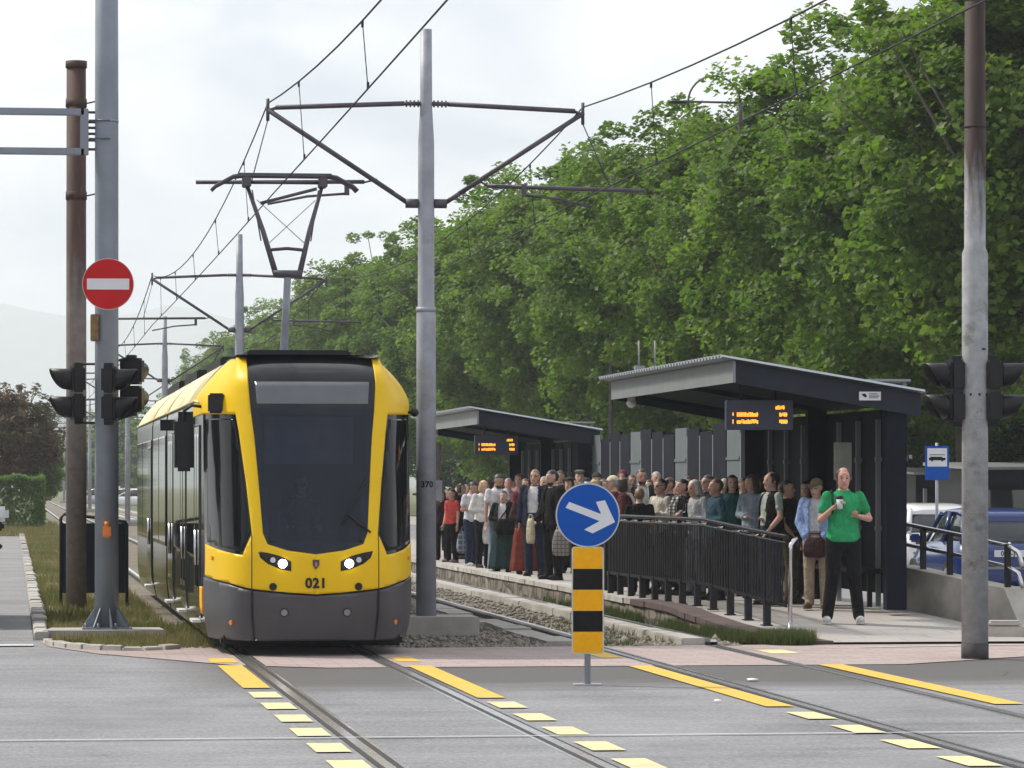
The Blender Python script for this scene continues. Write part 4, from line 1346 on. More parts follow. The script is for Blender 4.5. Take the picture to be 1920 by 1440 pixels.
b.tube([q + Vector((.03, -.03, 0)), q + Vector((.03, -.03, .98)), q + Vector((.035, -.035, 1.04)), q + Vector((.075, .0, 1.09)), q + Vector((.12, .05, 1.12))], .027, 10)
b.tube([q + Vector((.03, -.03, 0)), q + Vector((.03, -.03, .03))], .07, 12)
b.build('end_post', 'chrome', re_)
# black cabinet at the far end of that railing
x, y = at(1150, 57.2)
b = MB(); b.box(-.14, .14, -.1, .1, 0, 1.15, bev=.01); o = b.build('post_box', 'black', loc=(x, y, PZ)); tag(o, 'slim black post box at the far end of the curved platform railing', 'post box')
# black panel barrier behind the two left poles
x, y = at(176, 58.5)
e = empty('panel_barrier', (x, y, 0), 0, 'black panel barrier with curved top rail behind the rusty pole and the grey pole', 'barrier')
b = MB(); b.box(-.48, .48, -.02, .02, .22, 1.28, bev=.005); b.build('panel', 'navy', e)
b = MB(); b.tube([(-.50, 0, 0), (-.50, 0, 1.36), (-.45, 0, 1.42), (.1, -.02, 1.36), (.48, -.04, 1.30), (.50, -.04, 1.26), (.50, -.04, 0)], .025, 8); b.build('frame', 'black', e)

# ------------------------------------------------------------------ cars
def car(name, loc, rz, paint, label, plate=None, L_=4.2, W_=1.74, H_=1.46, group='parked cars', detail=True, hatch=True):
    e = empty('car', loc, rz, label, 'car', group)     # local: rear at -y/2... the car looks along +y, its rear towards -y
    hw = W_ / 2
    def ring(y, zb, zt, w, tt):       # closed section of the lower body
        return [(-w * .92, y, zb), (-w, y, zb + .18), (-w, y, (zb + zt) / 2 + .08), (-w * tt, y, zt), (w * tt, y, zt), (w, y, (zb + zt) / 2 + .08), (w, y, zb + .18), (w * .92, y, zb)]
    y0 = -L_ / 2
    st = [(0, .32, .80, .80, .82), (.06, .24, .90, .90, .88), (.25, .22, .95, .97, .92), (.9, .2, .95, 1, .93), (1.6, .2, .93, 1, .93), (2.4, .2, .92, 1, .93), (3.0, .2, .90, 1, .92), (3.6, .22, .80, .96, .88), (4.0, .26, .70, .88, .84), (4.2, .34, .60, .74, .8)]
    k = L_ / 4.2
    b = MB(); b.loft([ring(y0 + s[0] * k, s[1], s[2], hw * s[3], s[4]) for s in st], 0, True); body = b.build('body', paint, e)
    def gr(y, zb, zt, wb, wt): return [(-wb, y, zb), (-wt, y, zt), (-wt * .6, y, zt + .03), (wt * .6, y, zt + .03), (wt, y, zt), (wb, y, zb)]
    gs = [(.12, .90, .93, .80, .74), (.45, .90, H_ - .10, .86, .64), (1.0, .9, H_ - .03, .86, .66), (1.7, .9, H_ - .02, .86, .66), (2.2, .9, H_ - .12, .86, .63), (2.95, .88, .90, .82, .72)]
    b = MB(); b.loft([gr(y0 + s[0] * k, s[1], s[2], hw * s[3] * 1.04, hw * s[4] * 1.08) for s in gs], 0, True); b.build('window', 'car_glass', e)
    b = MB(); b.loft([[(-hw * s[2], y0 + s[0] * k, s[1]), (-hw * s[2] * .6, y0 + s[0] * k, s[1] + .035), (hw * s[2] * .6, y0 + s[0] * k, s[1] + .035), (hw * s[2], y0 + s[0] * k, s[1]), (hw * s[2], y0 + s[0] * k, s[1] - .05), (-hw * s[2], y0 + s[0] * k, s[1] - .05)] for s in ((.36, H_ - .13, .70), (.52, H_ - .06, .74), (1.0, H_ - .005, .745), (1.7, H_ + .005, .745), (2.15, H_ - .07, .73))], 0, True); b.build('roof', paint, e)
    for sg in (-1, 1):
        for p, q, r in (((.10, .92, .84), (.42, H_ - .08, .70), .055), ((1.35, .92, .90), (1.35, H_ - .02, .73), .04), ((2.95, .9, .83), (2.15, H_ - .06, .71), .04)):
            b = MB(); b.tube([(sg * hw * p[2] * 1.03, y0 + p[0] * k, p[1]), (sg * hw * q[2] * 1.05, y0 + q[0] * k, q[1])], r, 6); b.build('pillar', paint, e)
    for sg in (-1, 1):
        for yy in (.78, 3.42):
            b = MB(); b.tube([(sg * (hw - .18), y0 + yy * k, .31), (sg * (hw + .005), y0 + yy * k, .31)], .31, 22); wv = b.build('wheel', 'rubber', e)
            b = MB(); b.tube([(sg * (hw - .02), y0 + yy * k, .31), (sg * (hw + .012), y0 + yy * k, .31)], .2, 14); b.build('rim', 'fascia_light', wv)
        b = MB(); b.box(sg * hw * .62 - .12, sg * hw * .62 + .12, y0 - .012, y0 + .15, .66, .82, bev=.03); b.build('tail_light', 'lens_red', e)
        b = MB(); b.box(sg * (hw + .08) - .09, sg * (hw + .08) + .09, y0 + 2.75 * k, y0 + 2.9 * k, .90, 1.04, bev=.03); b.build('wing_mirror', paint, e)
    b = MB(); b.box(-hw * .86, hw * .86, y0 - .045, y0 + .1, .36, .52, bev=.03); bp = b.build('bumper', paint, e)
    b = MB(); b.box(-hw * .8, hw * .8, y0 - .062, y0 - .04, .50, .54, bev=.008); b.build('bumper_strip', 'fascia_light', bp)
    if plate:
        b = MB(); b.box(-.26, .26, y0 - .026, y0 - .012, .70, .81, bev=.004); pl = b.build('number_plate', 'sign_white', e)
        tm = textmesh(plate, .112, .001, bold=.002); tm.materials.clear(); tm.materials.append(M['sign_black'])
        to = bpy.data.objects.new('plate_text', tm); col.objects.link(to); to.parent = pl; to.location = (.01, y0 - .028, .752); to.rotation_euler = (R(90), 0, 0)
        b = MB(); b.ell((0, y0 + .02, .90), (.035, .02, .045), 10); b.build('badge', 'chrome', e)
    return e
M['paint_blue'] = mat('blue car paint', (.008, .030, .15), .25, .1, .06, 1, coat=.6)
M['paint_white'] = mat('white car paint', (.72, .72, .74), .3, 0, .03, 1, coat=.8)
M['paint_silver'] = mat('silver car paint', (.40, .41, .43), .3, .5, .03, 1, coat=.8)
M['paint_dark'] = mat('dark car paint', (.02, .021, .025), .25, .2, .05, 1, coat=1)
x, y = at(1899, 62)
car('blue', (x, y + 2.1, .0), R(-1.0), 'paint_blue', 'blue hatchback seen from behind beyond the parapet wall', '024-J-6', L_=4.1, H_=1.45)
x, y = at(1772, 76)
car('white', (x, y + 2, 0), 0, 'paint_white', 'white car parked in front of the blue hatchback, mostly hidden by the shelter post', L_=4.3)
x, y = at(1800, 96); car('dark', (x, y, 0), 0, 'paint_dark', 'dark car farther up the side street behind the bus stop sign', L_=4.3)
for i, (px, t, p, lb) in enumerate(((243, 300, 'paint_white', 'white car far down the line, right of the grey pole'), (170, 330, 'paint_silver', 'silver car far down the line, in the gap between the two left poles'),
                                    (226, 352, 'paint_white', 'white car far down the line, touching the right edge of the grey pole'), (251, 380, 'paint_silver', 'pale car far down the line, beside the back end of the tram'))):
    x, y = at(px, t); car('far', (x, y, 0), R(90 if i % 2 else 80), p, lb, L_=4.3, group='cars far down the line')

# white van on the left road, only its wing mirror reaching into the picture
t = 50.0
x, y = at(-14, t)
e = empty('van', (x - 1.02, y + 1.0, 0), 0, 'white delivery van on the side road with only its wing mirror in view', 'van')
b = MB()
b.loft([[(-.92 * w_, yy, .3), (-.95 * w_, yy, 1.2), (-.80 * w_, yy, zt), (.80 * w_, yy, zt), (.95 * w_, yy, 1.2), (.92 * w_, yy, .3)] for yy, zt, w_ in ((-1.2, .95, .86), (-.9, 1.15, .96), (-.2, 1.3, 1), (.5, 2.2, 1), (4.0, 2.3, 1), (4.2, 2.2, .96))], 0, False)
b.build('body', 'paint_white', e)
b = MB(); b.add([(-.76, -.14, 1.36), (.76, -.14, 1.36), (.72, .44, 2.08), (-.72, .44, 2.08)], [(0, 1, 2, 3)]); b.build('windscreen', 'car_glass', e)
for sg in (-1, 1):
    for yy in (-.2, 3.2):
        b = MB(); b.tube([(sg * .7, yy, .34), (sg * .93, yy, .34)], .34, 20); b.build('wheel', 'rubber', e)
    mz = zat(964, t)
    b = MB(); b.box(sg * 1.10 - .13, sg * 1.10 + .13, -.9, -.74, mz - .10, mz + .10, bev=.05); mo = b.build('wing_mirror', 'paint_white', e)
    b = MB(); b.tube([(sg * .9, -.7, mz - .22), (sg * 1.06, -.8, mz - .1)], .035, 8); b.box(sg * 1.07 - .10, sg * 1.07 + .10, -.88, -.76, mz - .22, mz - .10, bev=.03); b.ell((sg * 1.02, -.8, zat(1025, t)), (.13, .10, .055), 12)
    b.build('mirror_arm', 'black', mo)

# ------------------------------------------------------------------ bus stop sign, kiosks, arch street lamps
t = 74
x, y = at(1757, t)
e = empty('bus_stop_sign', (x, y, .05), R(-6), 'blue bus stop sign with white panel and black bus symbol beyond the parapet', 'sign')
b = MB(); b.tube([(0, .03, 0), (0, .03, zat(835, t))], .03, 10); b.build('post', 'steel_grey', e)
z0, z1 = zat(900, t) - .05, zat(836, t) - .05
b = MB(); b.box(-.23, .23, -.012, .012, z0, z1, bev=.004); b.build('sign_plate', 'sign_blue', e)
b = MB(); b.box(-.19, .19, -.018, -.0125, z0 + .26, z1 - .045); s = b.build('white_panel', 'sign_white', e)
b = MB(); zc = z0 + .26 + .12
b.box(-.16, .16, -.022, -.0185, zc, zc + .05); b.box(-.13, .10, -.022, -.0185, zc + .05, zc + .068)
for q in (-.1, .1): discm(b, .022, -.022, -.0185, 0, 12, q, zc)
b.box(-.15, .15, -.022, -.0185, zc + .1, zc + .112)
b.build('bus_symbol', 'sign_black', s)
def kiosk(px, t, w_, h_, d_, label):
    x, y = at(px, t)
    e = empty('kiosk', (x, y, .05), R(4), label, 'kiosk', 'kiosks across the side street')
    b = MB(); b.box(-w_ / 2, w_ / 2, 0, d_, 0, h_ - .3, bev=.02); b.build('wall', 'black', e)
    b = MB(); b.prism([(-.8, h_ - .30), (-.8, h_ - .24), (d_ + .2, h_ - .12), (d_ + .2, h_ - .20)], 'x', -w_ / 2 - .3, w_ / 2 + .3); b.build('roof', 'fascia_light', e)
    b = MB(); b.box(-w_ / 2 + .2, w_ / 2 - .2, -.03, .0, .95, h_ - .75); b.build('window', 'car_glass', e)
    b = MB()
    for sx in (-w_ / 2, w_ / 2): b.box(sx - .04, sx + .04, -.75, -.67, 0, h_ - .4)
    b.build('post', 'fascia_light', e)
    b = MB(); b.box(-w_ / 2 - .25, w_ / 2 + .25, -.82, -.79, h_ - .62, h_ - .31); b.build('awning', 'navy', e)
kiosk(1800, 92, 2.2, 2.35, 2.2, 'small dark kiosk with pale roof behind the bus stop sign')
kiosk(1925, 86, 2.6, 2.45, 2.4, 'larger dark kiosk with pale slanting roof behind the blue car')
def lamp(px, t, ztop, label, rr=.73):
    x, y = at(px, t)
    e = empty('street_lamp', (x, y, .1), 0, label, 'street lamp', 'arched street lamps along the side street')
    zt = ztop - rr
    b = MB(); b.tube([(0, 0, 0), (0, 0, zt - .3), (0, 0, zt)], [.085, .06, .05], 10); b.build('pole', 'arm_steel', e)
    b = MB(); b.tube([(-rr + rr * math.cos(a), 0, zt + rr * math.sin(a)) for a in [PI * k / 16 for k in range(17)]] + [(-2 * rr + .02, 0, zt - .15)], .028, 8)
    b.tube([(.02, 0, zt), (-1.9, 0, zt + .02)], .03, 8); b.build('arch', 'arm_steel', e)
    b = MB(); b.ell((-1.75, 0, zt), (.28, .09, .05), 12); b.build('lamp_head', 'black', e)
lamp(1388, 106, zat(150, 106), 'arched street lamp with crossbar rising from the trees above the near shelter')
lamp(1146, 130, zat(288, 130), 'second arched street lamp, half lost in the trees right of the near mast')
# junction board near the mast: grey sign backs on the far platform
for px, t, py, w_, h_, lb in ((812, 78, 920, .38, .42, 'grey square sign board half hidden behind the near mast'),):
    x, y = at(px, t)
    e = empty('sign_board', (x, y, 0), 0, lb, 'sign')
    z = zat(py, t)
    b = MB(); b.box(-w_ / 2, w_ / 2, -.015, .015, z - h_ / 2, z + h_ / 2, bev=.01); b.build('plate', 'steel_grey', e)
    b = MB(); b.tube([(0, .03, .0), (0, .03, z + h_ / 2)], .03, 8); b.build('post', 'steel_grey', e)
# ------------------------------------------------------------------ trees
def leafm(name, a, b2, c3, tr=.52):
    m, nt, b = nt_new(name)
    g = N(nt, 'ShaderNodeNewGeometry')
    c = mixc(nt, g.outputs['Random Per Island'], a, b2)
    f = ramp(nt, noise(nt, coord(nt), .45, 3), .38, .66)
    c = mixc(nt, f, c, c3)
    oi = N(nt, 'ShaderNodeObjectInfo')
    c = mixc(nt, oi.outputs['Random'], c, mixc(nt, .35, c, c3))
    L(nt, c, b.inputs['Base Color']); b.inputs['Roughness'].default_value = .5
    b.inputs['Specular IOR Level'].default_value = .22
    t = N(nt, 'ShaderNodeBsdfTranslucent')
    L(nt, mixc(nt, 1.0, c, (1.0, 1.25, .55), 'MULTIPLY'), t.inputs[0])
    mx = N(nt, 'ShaderNodeMixShader'); mx.inputs[0].default_value = tr
    L(nt, b.outputs[0], mx.inputs[1]); L(nt, t.outputs[0], mx.inputs[2])
    L(nt, mx.outputs[0], nt.nodes['Material Output'].inputs[0])
    return m
M['leaf'] = leafm('plane tree leaf', (.038, .080, .017), (.115, .185, .034), (.165, .235, .042))
M['leaf_red'] = leafm('copper leaf', (.10, .040, .028), (.16, .070, .045), (.07, .085, .035), .35)
M['leaf_hedge'] = leafm('hedge leaf', (.06, .12, .026), (.14, .22, .06), (.17, .25, .075), .4)
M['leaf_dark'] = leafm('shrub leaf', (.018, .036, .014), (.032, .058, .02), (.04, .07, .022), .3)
LEAF = np.array([(0, -.5, 0), (.34, -.30, .05), (.50, .06, .07), (.22, .12, .02), (.0, .56, -.04), (-.22, .12, .02), (-.50, .06, .07), (-.34, -.30, .05)])
LF = np.array([(0, 1, 2), (0, 2, 3), (0, 3, 4), (0, 4, 5), (0, 5, 6), (0, 6, 7)])
LEAF4 = np.array([(0, -.5, 0), (.42, 0, .06), (0, .56, -.03), (-.42, 0, .06)])
LF4 = np.array([(0, 1, 2), (0, 2, 3)])
def leaves(rs, P, nrm_bias, size, shape=LEAF, faces=LF):
    n = len(P)
    d = rs.normal(size=(n, 3)); d = d / np.linalg.norm(d, axis=1, keepdims=True)
    nn = d * .75 + nrm_bias; nn /= np.linalg.norm(nn, axis=1, keepdims=True)
    a = np.cross(nn, rs.normal(size=(n, 3))); a /= np.linalg.norm(a, axis=1, keepdims=True) + 1e-9
    b = np.cross(nn, a)
    s = size * rs.uniform(.6, 1.25, n)
    V = P[:, None, :] + s[:, None, None] * (shape[None, :, 0, None] * a[:, None, :] + shape[None, :, 1, None] * b[:, None, :] + shape[None, :, 2, None] * nn[:, None, :])
    F = faces[None] + (np.arange(n) * len(shape))[:, None, None]
    return V.reshape(-1, 3), F.reshape(-1, 3)
def crown(seed, rx, ry, z0, z1, nclump, per, leaf, clump_r, shape=LEAF, faces=LF, top_pow=1.0):
    rs = np.random.RandomState(seed)
    cz, rzz = (z0 + z1) / 2, (z1 - z0) / 2
    C = []
    lob = [(rs.uniform(0, 2 * PI), rs.uniform(-.9, .95), rs.uniform(.62, 1.16)) for _ in range(22)]
    while len(C) < nclump:
        d = rs.normal(size=3); d /= np.linalg.norm(d)
        r = rs.uniform(.35, 1.0) ** .55
        best = .84
        for a, e, g in lob:
            q = np.array([math.cos(a) * math.sqrt(1 - e * e), math.sin(a) * math.sqrt(1 - e * e), e])
            k = max(0, (q @ d - .80) / .20)
            best = max(best, .84 + (g - .78) * k) if g > .84 else min(best, .84) - (0.84 - g) * k * .8
        p = d * r * best
        if p[2] < -.85 and rs.rand() < .6: continue
        C.append((p[0] * rx, p[1] * ry, cz + p[2] * rzz))
    # sprigs standing out of the crown
    for _ in range(nclump // 8):
        d = rs.normal(size=3); d[2] = abs(d[2]) * .9 - .15; d /= np.linalg.norm(d)
        g = rs.uniform(.93, 1.07)
        C.append((d[0] * rx * g, d[1] * ry * g, cz + d[2] * rzz * g))
    C = np.array(C)
    Ps, B = [], []
    for c in C:
        m = int(per * rs.uniform(.6, 1.4))
        rr = clump_r * rs.uniform(.6, 1.3)
        if len(Ps) >= nclump: rr *= .6; m = m // 2
        q = rs.normal(size=(m, 3)); q /= np.linalg.norm(q, axis=1, keepdims=True)
        q *= (rs.uniform(.25, 1, (m, 1)) ** .5) * rr * np.array([1, 1, .62])
        q[:, 2] -= .10 * (q[:, 0] ** 2 + q[:, 1] ** 2) / rr
        Ps.append(q + c)
        out = c - np.array([0, 0, cz]); out = out / (np.linalg.norm(out) + 1e-6)
        B.append(np.repeat((np.array([0, 0, .75]) + out * .35)[None], m, 0))
    P = np.concatenate(Ps); B = np.concatenate(B)
    return C, leaves(rs, P, B, leaf, shape, faces)
def trunk_mesh(seed, h, z0, z1, C, r=.26):
    rs = random.Random(seed)
    b = MB()
    top = Vector((rs.uniform(-.3, .3), rs.uniform(-.3, .3), z0 + (z1 - z0) * .62))
    mid = Vector((rs.uniform(-.15, .15), rs.uniform(-.15, .15), z0 + .6))
    b.tube([(0, 0, -.1), (0, 0, .5), mid, top], [r * 1.25, r, r * .8, r * .3], 10)
    idx = list(range(len(C))); rs.shuffle(idx)
    for i in idx[:60]:
        c = Vector(C[i])
        u = rs.uniform(.0, .75)
        s = mid.lerp(top, u)
        m = s.lerp(c, .5) + Vector((rs.uniform(-.4, .4), rs.uniform(-.4, .4), rs.uniform(-.2, .5)))
        b.tube([s, m, c], [r * .32, r * .17, .02], 6)
    return b
tree_meshes = []
for k, (seed, rx, ry, z0, z1) in enumerate(((11, 5.4, 5.0, 2.4, 15.0), (23, 5.0, 5.4, 2.8, 15.0), (37, 5.7, 5.2, 2.2, 15.0))):
    C, (V, F) = crown(seed, rx, ry, z0, z1, 420, 185, .19, .86)
    tree_meshes.append((arrmesh('crown', V, F, ['leaf']), trunk_mesh(seed, 15, z0, z1, C).mesh('trunk', 'bark')))
TX = 23.2
near_lbl = {0: 'big plane tree directly behind the stained round pole', 1: 'plane tree behind the near shelter post, left of the stained pole', 2: 'plane tree behind the near shelter roof',
            3: 'plane tree above the left end of the near shelter roof', 4: 'plane tree behind the amber departure display of the near shelter', 5: 'plane tree behind the gap between the two shelters',
            6: 'plane tree above the farther shelter roof', 7: 'plane tree just right of the near mast', 8: 'plane tree directly behind the near mast', 9: 'plane tree left of the near mast, above the tram corner'}
tl_list = [(84, 15.2), (93, 14.6), (102, 13.9), (111, 13.6), (121, 14.6), (132, 13.8), (144, 15.3), (158, 15.7), (174, 15.9), (193, 16.2), (215, 16.4), (241, 17.8), (271, 16.4), (306, 17.0), (346, 17.9), (392, 18.4), (440, 18.2)]
far_lbl = ['plane tree above the right half of the tram roof', 'plane tree above the middle of the tram roof', 'plane tree behind the pantograph', 'hazy plane tree left of the pantograph', 'hazy plane tree behind the second mast', 'hazy farthest tall plane tree left of the second mast', 'farthest low plane tree at the left end of the row, faded by haze']
pt = random.Random(3)
def place_tree(x, y, h, label, group, k, sx=1.0):
    cm, tmh = tree_meshes[k % 3]
    e = empty('plane_tree', (x, y, 0), pt.uniform(0, 6.28), label, 'tree', group)
    s = h / 15.0
    e.scale = (s * sx, s * sx, s)
    o = bpy.data.objects.new('crown', cm); col.objects.link(o); o.parent = e
    o = bpy.data.objects.new('trunk', tmh); col.objects.link(o); o.parent = e
for i, (t, h) in enumerate(tl_list):
    X = TX + pt.uniform(-.7, .7)
    hh = h
    place_tree(X, yof(X, t), hh, near_lbl.get(i) or far_lbl[i - 10], 'plane trees in the row behind the tram stop', i, 1.04 if h < 16.5 else .94)
bl = ['second-row plane tree in the gap left of the stained pole', 'second-row plane tree behind the near shelter roof ridge', 'second-row plane tree above the row of screen panels', 'second-row plane tree low between the two shelters', 'second-row plane tree behind the farther shelter', 'second-row plane tree behind the near mast', 'second-row plane tree left of the near mast', 'second-row plane tree beyond the tram roof', 'second-row plane tree far beyond the pantograph', 'second-row plane tree, far and hazy', 'second-row plane tree behind the right edge trees', 'second-row plane tree above the kiosk roofs']
for i, t in enumerate((128, 141, 156, 172, 190, 212, 238, 270, 310, 360, 108, 118)):
    X = 32.5 + pt.uniform(-1, 1)
    place_tree(X, yof(X, t), (13.2 if t > 125 else 14), bl[i], 'plane trees in the second row', i + 1, 1.1)
# shrubs below the trees close the view under the crowns
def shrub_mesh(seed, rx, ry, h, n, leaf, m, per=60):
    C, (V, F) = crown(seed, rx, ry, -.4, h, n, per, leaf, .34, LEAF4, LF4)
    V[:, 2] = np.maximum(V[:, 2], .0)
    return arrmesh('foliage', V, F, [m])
sm = [shrub_mesh(51, 3.2, 1.8, 3.6, 170, .17, 'leaf_dark'), shrub_mesh(52, 2.8, 2.0, 3.2, 160, .17, 'leaf_dark')]
sl = ['dark shrub behind the kiosks at the right edge', 'dark shrub behind the small kiosk', 'dark shrub behind the near shelter post', 'dark shrub seen through the slats of the near shelter', 'dark shrub behind the near shelter back wall', 'dark shrub left of the near display', 'dark shrub behind the screen panels', 'dark shrub right of the farther shelter', 'dark shrub behind the farther shelter roof', 'dark shrub under the farther shelter', 'dark shrub right beside the near mast', 'dark shrub behind the near mast', 'dark shrub at the tram\'s right corner', 'far dark shrub behind the tram', 'far shrub hidden beyond the tram', 'farthest dark shrub beyond the tram']
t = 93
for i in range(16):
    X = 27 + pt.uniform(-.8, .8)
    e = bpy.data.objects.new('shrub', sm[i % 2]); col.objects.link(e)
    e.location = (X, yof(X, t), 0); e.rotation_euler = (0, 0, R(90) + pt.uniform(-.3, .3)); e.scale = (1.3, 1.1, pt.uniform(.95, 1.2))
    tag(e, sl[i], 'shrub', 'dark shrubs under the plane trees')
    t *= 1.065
# trees across the left road, outside the picture but mirrored in the tram's side
for i, (X, Y, h) in enumerate(((-15, 62, 11), (-14, 80, 12), (-15.5, 98, 11), (-14.5, 118, 12.5), (-15, 140, 12), (-15.5, 165, 13), (-16, 195, 13), (-17, 230, 14), (-13, 44, 10), (-14, 26, 11), (-15, 8, 12))):
    place_tree(X, Y, h, ['roadside tree across the left road beside the white van', 'roadside tree across the left road, second past the van', 'roadside tree across the left road, third past the van', 'roadside tree across the left road, fourth past the van', 'roadside tree across the left road, fifth past the van', 'roadside tree across the left road, sixth past the van', 'roadside tree across the left road, seventh past the van', 'farthest roadside tree across the left road', 'roadside tree across the left road at the corner', 'roadside tree left of the crossroads', 'roadside tree left of the camera'][i], 'trees across the left road', i, .9)
# left side: copper tree and green hedge
C, (V, F) = crown(71, 2.6, 2.4, 1.3, 6.6, 260, 75, .16, .55, LEAF4, LF4)
x, y = at(22, 178)
e = empty('copper_tree', (x, y, 0), 0, 'reddish brown leafed tree above the clipped hedge', 'tree')
o = bpy.data.objects.new('crown', arrmesh('crown', V, F, ['leaf_red'])); col.objects.link(o); o.parent = e
trunk_mesh(71, 6, 1.3, 6.6, C, .14).build('trunk', 'bark', e)
C, (V, F) = crown(72, 1.5, 1.5, .8, 5.0, 110, 70, .15, .5, LEAF4, LF4)
x, y = at(66, 186)
e = empty('green_tree', (x, y, 0), 0, 'small dark green tree at the right side of the reddish tree', 'tree')
o = bpy.data.objects.new('crown', arrmesh('crown', V, F, ['leaf'])); col.objects.link(o); o.parent = e
trunk_mesh(72, 5, .8, 5.0, C, .1).build('trunk', 'bark', e)
rs = np.random.RandomState(5)
x, y = at(18, 160)
P = []
W_, D_, H_ = 2.7, 1.6, 2.15
n = 15000
q = rs.uniform(-1, 1, (n, 3))
face = rs.randint(0, 4, n)
q[face == 0, 1] = -1 + .16 * rs.rand((face == 0).sum()); q[face == 1, 2] = 1 - .14 * rs.rand((face == 1).sum()); q[face == 2, 0] = 1 - .14 * rs.rand((face == 2).sum()); q[face == 3, 2] = 1 - .2 * rs.rand((face == 3).sum())
P = q * np.array([W_ / 2, D_ / 2, H_ / 2]) + np.array([0, 0, H_ / 2])
P += .07 * np.sin(P[:, [1, 2, 0]] * 5.1) + rs.normal(size=P.shape) * .05
V, F = leaves(rs, P, np.array([0, -.2, .6]), .13, LEAF4, LF4)
e = bpy.data.objects.new('hedge', arrmesh('hedge', V, F, ['leaf_hedge'])); col.objects.link(e); e.location = (x, y, 0)
tag(e, 'clipped green hedge under the reddish tree', 'hedge')
# far hazy tree mass where the line disappears
C, (V, F) = crown(91, 1, 1, 0, 2, 160, 40, .10, .16, LEAF4, LF4)
fm = arrmesh('far_trees', V, F, ['leaf'])
fl = ['far hazy round tree between the two left poles', 'far hazy tree just right of the grey pole', 'far hazy tree behind the back end of the tram', 'far hazy tree left of the rusty pole', 'farthest hazy tree above the hedge corner']
for i, (px, t, w_, h_) in enumerate(((168, 520, 5, 5), (232, 470, 7, 5.4), (262, 560, 9, 7), (112, 620, 5, 4.5), (92, 700, 4, 4))):
    x, y = at(px, t)
    e = bpy.data.objects.new('far_tree', fm); col.objects.link(e); e.location = (x, y, 0); e.scale = (w_, w_, h_); e.rotation_euler = (0, 0, i)
    tag(e, fl[i], 'tree', 'far hazy trees down the line')

# grass verge, weeds, loose stones
def blades(rs, pts, h, wd, lean=.5):
    n = len(pts)
    a = rs.uniform(0, 2 * PI, n); l = rs.uniform(0, lean, n) * h
    hh = h * rs.uniform(.5, 1.3, n)
    dx, dy = np.cos(a), np.sin(a)
    w2 = wd / 2
    p0 = pts + np.stack([-dy * w2, dx * w2, 0 * a], 1); p1 = pts + np.stack([dy * w2, -dx * w2, 0 * a], 1)
    p2 = pts + np.stack([dx * l, dy * l, hh], 1)
    V = np.stack([p0, p1, p2], 1).reshape(-1, 3)
    return V, np.arange(3 * n).reshape(-1, 3)
rs = np.random.RandomState(9)
n = 26000
yy = 45.2 + (rs.rand(n) ** 1.7) * 95
xx = .47 + rs.rand(n) * 1.55
keep = ~((np.abs(xx - GX) < .8) & (yy - GY > -1.6) & (yy - GY < .55)) & ~((rs.rand(n) < .8) & (np.sin(yy * .9) + np.sin(xx * 6 + yy * .3) > .9))
V, F = blades(rs, np.stack([xx, yy, np.zeros(n)], 1)[keep], .13, .018, .8)
n2 = 6000
y2 = 139 + rs.rand(n2) * 40; x2 = -3 + rs.rand(n2) * 5
V2, F2 = blades(rs, np.stack([x2, y2, np.zeros(n2)], 1), .22, .03, .8)
n3 = 5000
y3 = 43.9 + rs.rand(n3) * 6; x3 = .9 + rs.rand(n3) * 1.4
k3 = ~((np.abs(x3 - GX) < .8) & (y3 - GY > -1.6) & (y3 - GY < .55))
V3, F3 = blades(rs, np.stack([x3, y3, np.zeros(n3)], 1)[k3], .12, .016, .8)
o = bpy.data.objects.new('grass', arrmesh('grass', np.concatenate([V, V2, V3]), np.concatenate([F, F2 + len(V), F3 + len(V) + len(V2)]), ['grass'])); col.objects.link(o); tag(o, kind='stuff')
sheet('verge', [(.45, 45.4), (2.05, 44.4), (2.05, 180), (-4, 180), (.3, 139), (.45, 130)], -.004, mat('verge soil', (.15, .135, .07), .95, 0, .3, 1.5, .6, .02, 20, dirt=(.11, .12, .045)))
n = 9000
u = rs.rand(n)
yy = 44.0 + u ** 1.6 * 16
ex = np.interp(yy, [p[1] for p in EDGE], [p[0] for p in EDGE])
cl_ = (np.sin(yy * 2.1) + np.sin(yy * .83 + 1) > -.2)
xx = ex - .04 - np.abs(rs.normal(size=n)) * .14
V, F = blades(rs, np.stack([xx, yy, np.full(n, -.01)], 1)[cl_], .15, .016, .7)
n2 = 2500
y2 = 43.9 + rs.rand(n2) ** 2 * 8; x2 = 6.7 + rs.rand(n2) * 1.2
k2 = np.sin(y2 * 3.1 + x2 * 5) > .45
V2, F2 = blades(rs, np.stack([x2, y2, np.full(n2, -.01)], 1)[k2], .09, .014, .8)
n3 = 4200
a3 = rs.rand(n3) * 2 * PI; r3 = np.sqrt(rs.rand(n3))
V3, F3 = blades(rs, np.stack([9.0 + .32 * r3 * np.cos(a3), 44.2 + .55 * r3 * np.sin(a3), np.full(n3, -.01)], 1), .17, .016, .7)
o = bpy.data.objects.new('weeds', arrmesh('weeds', np.concatenate([V, V2, V3]), np.concatenate([F, F2 + len(V), F3 + len(V) + len(V2)]), ['weed'])); col.objects.link(o); tag(o, kind='stuff')
OC = np.array([(1, 0, 0), (-1, 0, 0), (0, 1, 0), (0, -1, 0), (0, 0, 1), (0, 0, -1)]); OF = np.array([(0, 2, 4), (2, 1, 4), (1, 3, 4), (3, 0, 4), (2, 0, 5), (1, 2, 5), (3, 1, 5), (0, 3, 5)])
n = 9000
yy = 43.8 + rs.rand(n) ** 1.8 * 45; xx = 4.0 + rs.rand(n) * 4.4
